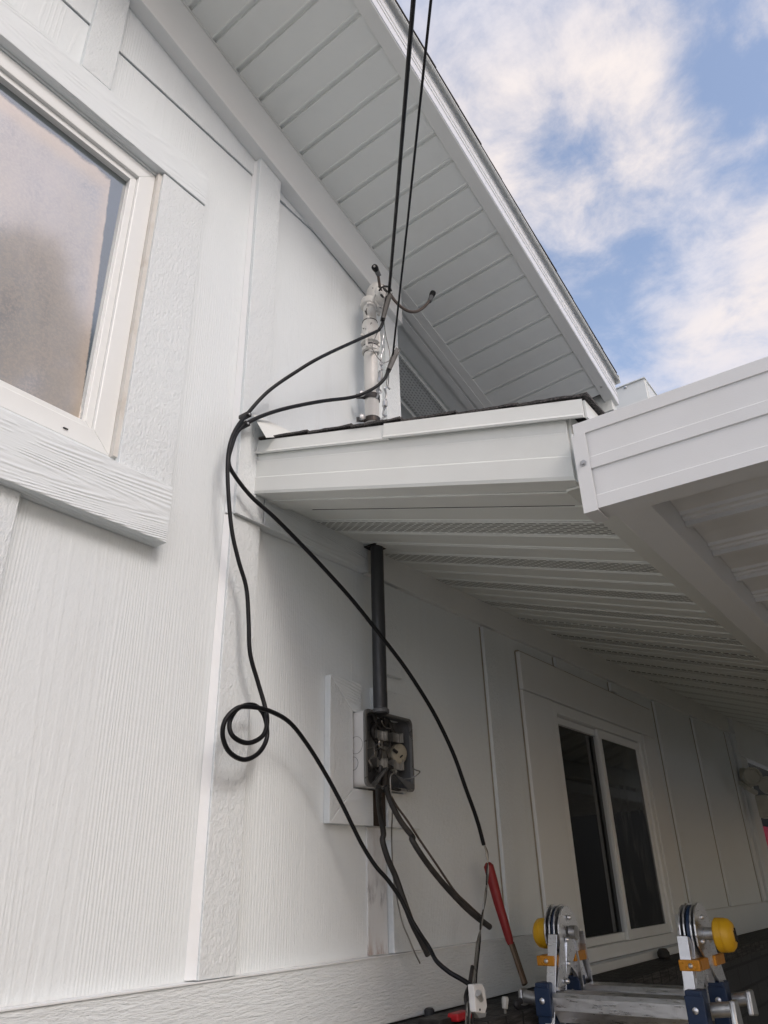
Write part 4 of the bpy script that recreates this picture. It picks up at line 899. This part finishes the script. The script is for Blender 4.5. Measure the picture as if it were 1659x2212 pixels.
for side in (-1, 1):
    inn = -1 if side < 0 else 1                      # direction (in y) pointing to the inside of the ladder
    for f in (-1, 1):
        a, c = leg_pt(side, f, -.105), leg_pt(side, f, ZG + .01)
        b = MB(); channel(b, a, c, .052, .020, -inn * -1 if False else inn); rl = b.build('side_rail', MBR, lad, .0008)
        b = MB(); c2 = leg_pt(side, f, ZG + .03); b.box(c2.x - .035, c2.x + .035, c2.y - .02, c2.y + .02, ZG + .001, ZG + .03); b.build('rubber_foot', M_BLACK2, rl, .004)
        # outer telescoping rail
        a2, c3 = leg_pt(side, f, -.33), leg_pt(side, f, ZG + .02)
        b = MB(); channel(b, a2 + Vector((0, -inn * .012, 0)), c3 + Vector((0, -inn * .012, 0)), .066, .010, -inn); b.build('outer_rail', MBR, rl, .0008)
        # orange strap and blue rung lock
        p = leg_pt(side, f, -.145); b = MB(); b.box(p.x - .031, p.x + .031, p.y - .016, p.y + .022, p.z - .009, p.z + .009)
        so = b.build('guide_strap', M_ORG, rl, .002)
        b = MB(); b.lathe(Vector((p.x - .031, p.y, p.z)), (-1, 0, 0), [(0, .0042), (.003, .0042), (.005, .002)], 10); b.build('rivet', MBR, so)
        p = leg_pt(side, f, -.215); b = MB()
        b.hexa([(p.x - .036, p.y - .014, p.z - .042), (p.x + .0, p.y - .014, p.z - .042), (p.x + .0, p.y + .017, p.z - .042), (p.x - .036, p.y + .017, p.z - .042)],
               [(p.x - .036, p.y - .014, p.z + .034), (p.x + .0, p.y - .014, p.z + .034), (p.x + .0, p.y + .017, p.z + .034), (p.x - .036, p.y + .017, p.z + .034)])
        bl = b.build('rung_bracket', M_BLUE, rl, .004)
        b = MB(); b.box(p.x - .041, p.x - .0365, p.y - .017, p.y + .017, p.z - .022, p.z + .026); b.build('bracket_face', M_BLUE, bl, .002)
        b = MB(); b.lathe(Vector((p.x - .041, p.y, p.z + .004)), (-1, 0, 0), [(0, .0055), (.003, .0055), (.005, .002)], 10); b.build('rivet', MBR, bl)
        # lock handle: pin with a flat bar across
        o1 = Vector((p.x - .010, p.y - inn * .020, p.z + .002)); o2 = o1 + Vector((0, -inn * (.034 if f < 0 else .026), .004))
        b = MB(); b.cyl(o1, o2, .0118, 16); lk = b.build('lock_pin', M_GALV, bl)
        b = MB(); b.hexa([o2 + Vector((-.020, 0, -.026)), o2 + Vector((.016, 0, -.030)), o2 + Vector((.020, -inn * .010, -.030)), o2 + Vector((-.016, -inn * .010, -.026))],
                         [o2 + Vector((-.012, 0, .014)), o2 + Vector((.014, 0, .014)), o2 + Vector((.014, -inn * .010, .014)), o2 + Vector((-.012, -inn * .010, .014))]); b.build('lock_handle', M_GALV, lk, .004)
    # hinge: two riveted plates per leg with a round head, blue spacer disc and yellow knob
    y_ = YLL if side < 0 else YRR
    hc_ = Vector((HX, y_, HZ + .012))
    for q, off in enumerate((.017, .008, -.004, -.013)):
        b = MB(); r_ = .054 if q % 2 else .051; yy = y_ + inn * off
        f = -1 if q % 2 == 0 else 1; lp = leg_pt(side, f, -.19); 
        poly = [(hc_.x + r_ * math.cos(R(a_)), hc_.z + r_ * math.sin(R(a_))) for a_ in range(-20, 201, 20)]
        poly = poly[::1]
        tail = [(lp.x - .020, lp.z), (lp.x + .020, lp.z)] if True else []
        poly = poly + tail
        b.prism([(u_, yy, v_) for u_, v_ in poly], (0, 0, 0), (0, .0032, 0)); hp = b.build('hinge_plate', MBR, lad, .0008)
        if q in (0, 3):
            for hx, hz in ((0, .028), (.024, -.012), (-.024, -.012), (f * .03, -.055), (f * .045, -.085)):
                bb = MB(); bb.lathe(Vector((hc_.x + hx, yy + inn * .002, hc_.z + hz)), (0, inn if q == 0 else -inn, 0), [(0, .0048), (.004, .0048), (.0065, .0025)], 10); bb.build('rivet', MBR, hp)
    b = MB(); b.lathe(Vector((hc_.x, y_ - inn * .0005, hc_.z)), (0, inn, 0), [(0, .050), (.006, .050)], 28); b.build('hinge_spacer', M_BLUE, lad)
    b = MB(); b.cyl(Vector((hc_.x, y_ - inn * .013, hc_.z)), Vector((hc_.x, y_ - inn * .045, hc_.z)), .011, 18); b.build('hinge_axle', M_GALV, lad)
    b = MB(); b.cyl(Vector((hc_.x, y_ + inn * .020, hc_.z)), Vector((hc_.x, y_ + inn * .034, hc_.z)), .013, 18); b.build('hinge_axle', M_GALV, lad)
    k0 = Vector((hc_.x, y_ - inn * (.027 if side < 0 else .034), hc_.z - .002)); b = MB()
    b.lathe(k0, (0, -inn, 0), [(0, .026), (.003, .0295), (.014, .0295), (.0145, .0285), (.0165, .0285), (.017, .0295), (.026, .028), (.032, .022), (.035, .010), (.035, 0)], 28); kn = b.build('hinge_knob', M_YEL, lad)
    b = MB(); e_ = k0 + Vector((-.0, -inn * .0352, 0)); b.tube([e_ + Vector((.004, 0, -.012)), e_ + Vector((.001, 0, .012))], .0022, 6); b.tube([e_ + Vector((-.004, 0, -.010)), e_ + Vector((-.006, 0, .008))], .0018, 6); b.build('knob_arrow', M_BLACK, kn)
def rung(f, zz):
    a, c = leg_pt(-1, f, zz), leg_pt(1, f, zz); b = MB()
    pf_ = [(-.030, .012), (-.024, .020), (.020, .022), (.026, .016), (.026, -.010), (.018, -.020), (-.018, -.026), (-.030, -.012)]
    pf_ = [(-.033, .010), (-.027, .018), (-.020, .0165), (-.010, .0185), (0, .0165), (.010, .0185), (.022, .018), (.026, .010), (.018, -.028), (-.012, -.034), (-.033, -.012)]
    b.loft([[Vector((p_.x + u_, p_.y, p_.z + v_)) for u_, v_ in pf_] for p_ in (c + Vector((0, .018, 0)), a - Vector((0, .018, 0)))]); b.build('rung', MBR, lad, .0008)
for zz in (-.215, -.46, -.71, -.96): rung(-1, zz); rung(1, zz)

# ------------------------------------------------------------------ beyond the far end: neighbour's shed and trees
t = thing('slatted_screen', (8.05, -.5, ZG), 'dark grey slatted screen closing off the far end of the porch', 'screen')
M_SLAT = simple('dark grey slat paint', (.06, .06, .055), .6, 0, 40, .002)
for k in range(26): MB().box(8.05 + .002 * (k % 2), 8.07 + .002 * (k % 2), YN, 2.5, ZG + .01 + k * .088, ZG + .01 + k * .088 + .0885).build('slat', M_SLAT, t)
for y in (YN, -.4, 1.2, 2.45): MB().box(8.075, 8.12, y, y + .05, ZG + .002, 1.0).build('post', M_SLAT, t)
t = thing('pink_shutter', (7.98, 1.3, .1), 'bright pink ribbed panel hanging on the grey slatted screen', 'panel')
p = atX(1655, 1812, 7.98); b = MB(); b.prism([atX(1632, 1782, 7.98), atX(1668, 1788, 7.98), atX(1672, 1842, 7.98), atX(1643, 1838, 7.98)], (0, 0, 0), (.02, 0, 0)); b.build('panel', M_PINK, t)
for k in range(5):
    a_, b_ = atX(1633 + 2 * k, 1790 + 10 * k, 7.98), atX(1670, 1794 + 10 * k, 7.98); MB().tube([a_, b_], .006, 6).build('rib', M_PINK, t)

def tree(x, y, h, rad, label, seed, group='trees across the yard'):
    rnd = random.Random(seed); t = bpy.data.objects.new('tree', None); col.objects.link(t); t.location = (x, y, 0); tag(t, label, 'tree', group)
    def addm(name, vs, fs, m):
        me = bpy.data.meshes.new(name); me.from_pydata(vs, [], fs); me.materials.append(m); o = bpy.data.objects.new(name, me); col.objects.link(o); o.parent = t
    vs, fs = [], []
    def limb(a, b_, r0, r1):
        d = (b_ - a).normalized(); u = d.orthogonal().normalized(); v = d.cross(u); k = len(vs)
        for p_, r_ in ((a, r0), (b_, r1)):
            for j in range(8): q = j * math.pi / 4; vs.append(p_ + (u * math.cos(q) + v * math.sin(q)) * r_)
        for j in range(8): fs.append((k + j, k + (j + 1) % 8, k + 8 + (j + 1) % 8, k + 8 + j))
    top = Vector((rnd.uniform(-.3, .3), rnd.uniform(-.3, .3), h * .75)); limb(Vector((0, 0, 0)), top * .5, .22, .15); limb(top * .5, top, .15, .05)
    cl = []
    for i in range(34):
        a = rnd.uniform(0, 2 * math.pi); zz = rnd.uniform(.35, 1.0); rr_ = rad * math.sqrt(max(.08, 1 - ((zz - .62) / .42) ** 2)) * rnd.uniform(.4, 1)
        c = Vector((math.cos(a) * rr_, math.sin(a) * rr_, zz * h)); cl.append(c); limb(top * rnd.uniform(.4, 1), c, .05, .015)
    addm('trunk', vs, fs, M_BARK); vs2, fs2 = [], []
    for c in cl:
        cr_ = rad * rnd.uniform(.22, .38)
        for j in range(230):
            v = Vector((rnd.gauss(0, 1), rnd.gauss(0, 1), rnd.gauss(0, .75))).normalized() * cr_ * rnd.uniform(.55, 1.05); p_ = c + v
            u = Vector((rnd.gauss(0, 1), rnd.gauss(0, 1), rnd.gauss(0, 1))).normalized(); w_ = u.orthogonal().normalized() * .09; u = u * .12; k = len(vs2)
            vs2 += [p_ - u, p_ + w_, p_ + u, p_ - w_]; fs2.append((k, k + 1, k + 2, k + 3))
    addm('crown', vs2, fs2, M_LEAF)
tree(1.6, -10, 9.0, 2.8, 'broad leafy tree across the yard, left of the tallest one', 1)
tree(4.6, -8.4, 10.8, 2.6, 'tallest leafy tree across the yard behind the patio cover', 2)
tree(-5.5, -12, 7.5, 2.8, 'lowest leafy tree at the left end of the yard', 3)
tree(7.6, -9.0, 10.2, 2.8, 'leafy tree across the yard right of the tallest one', 5)
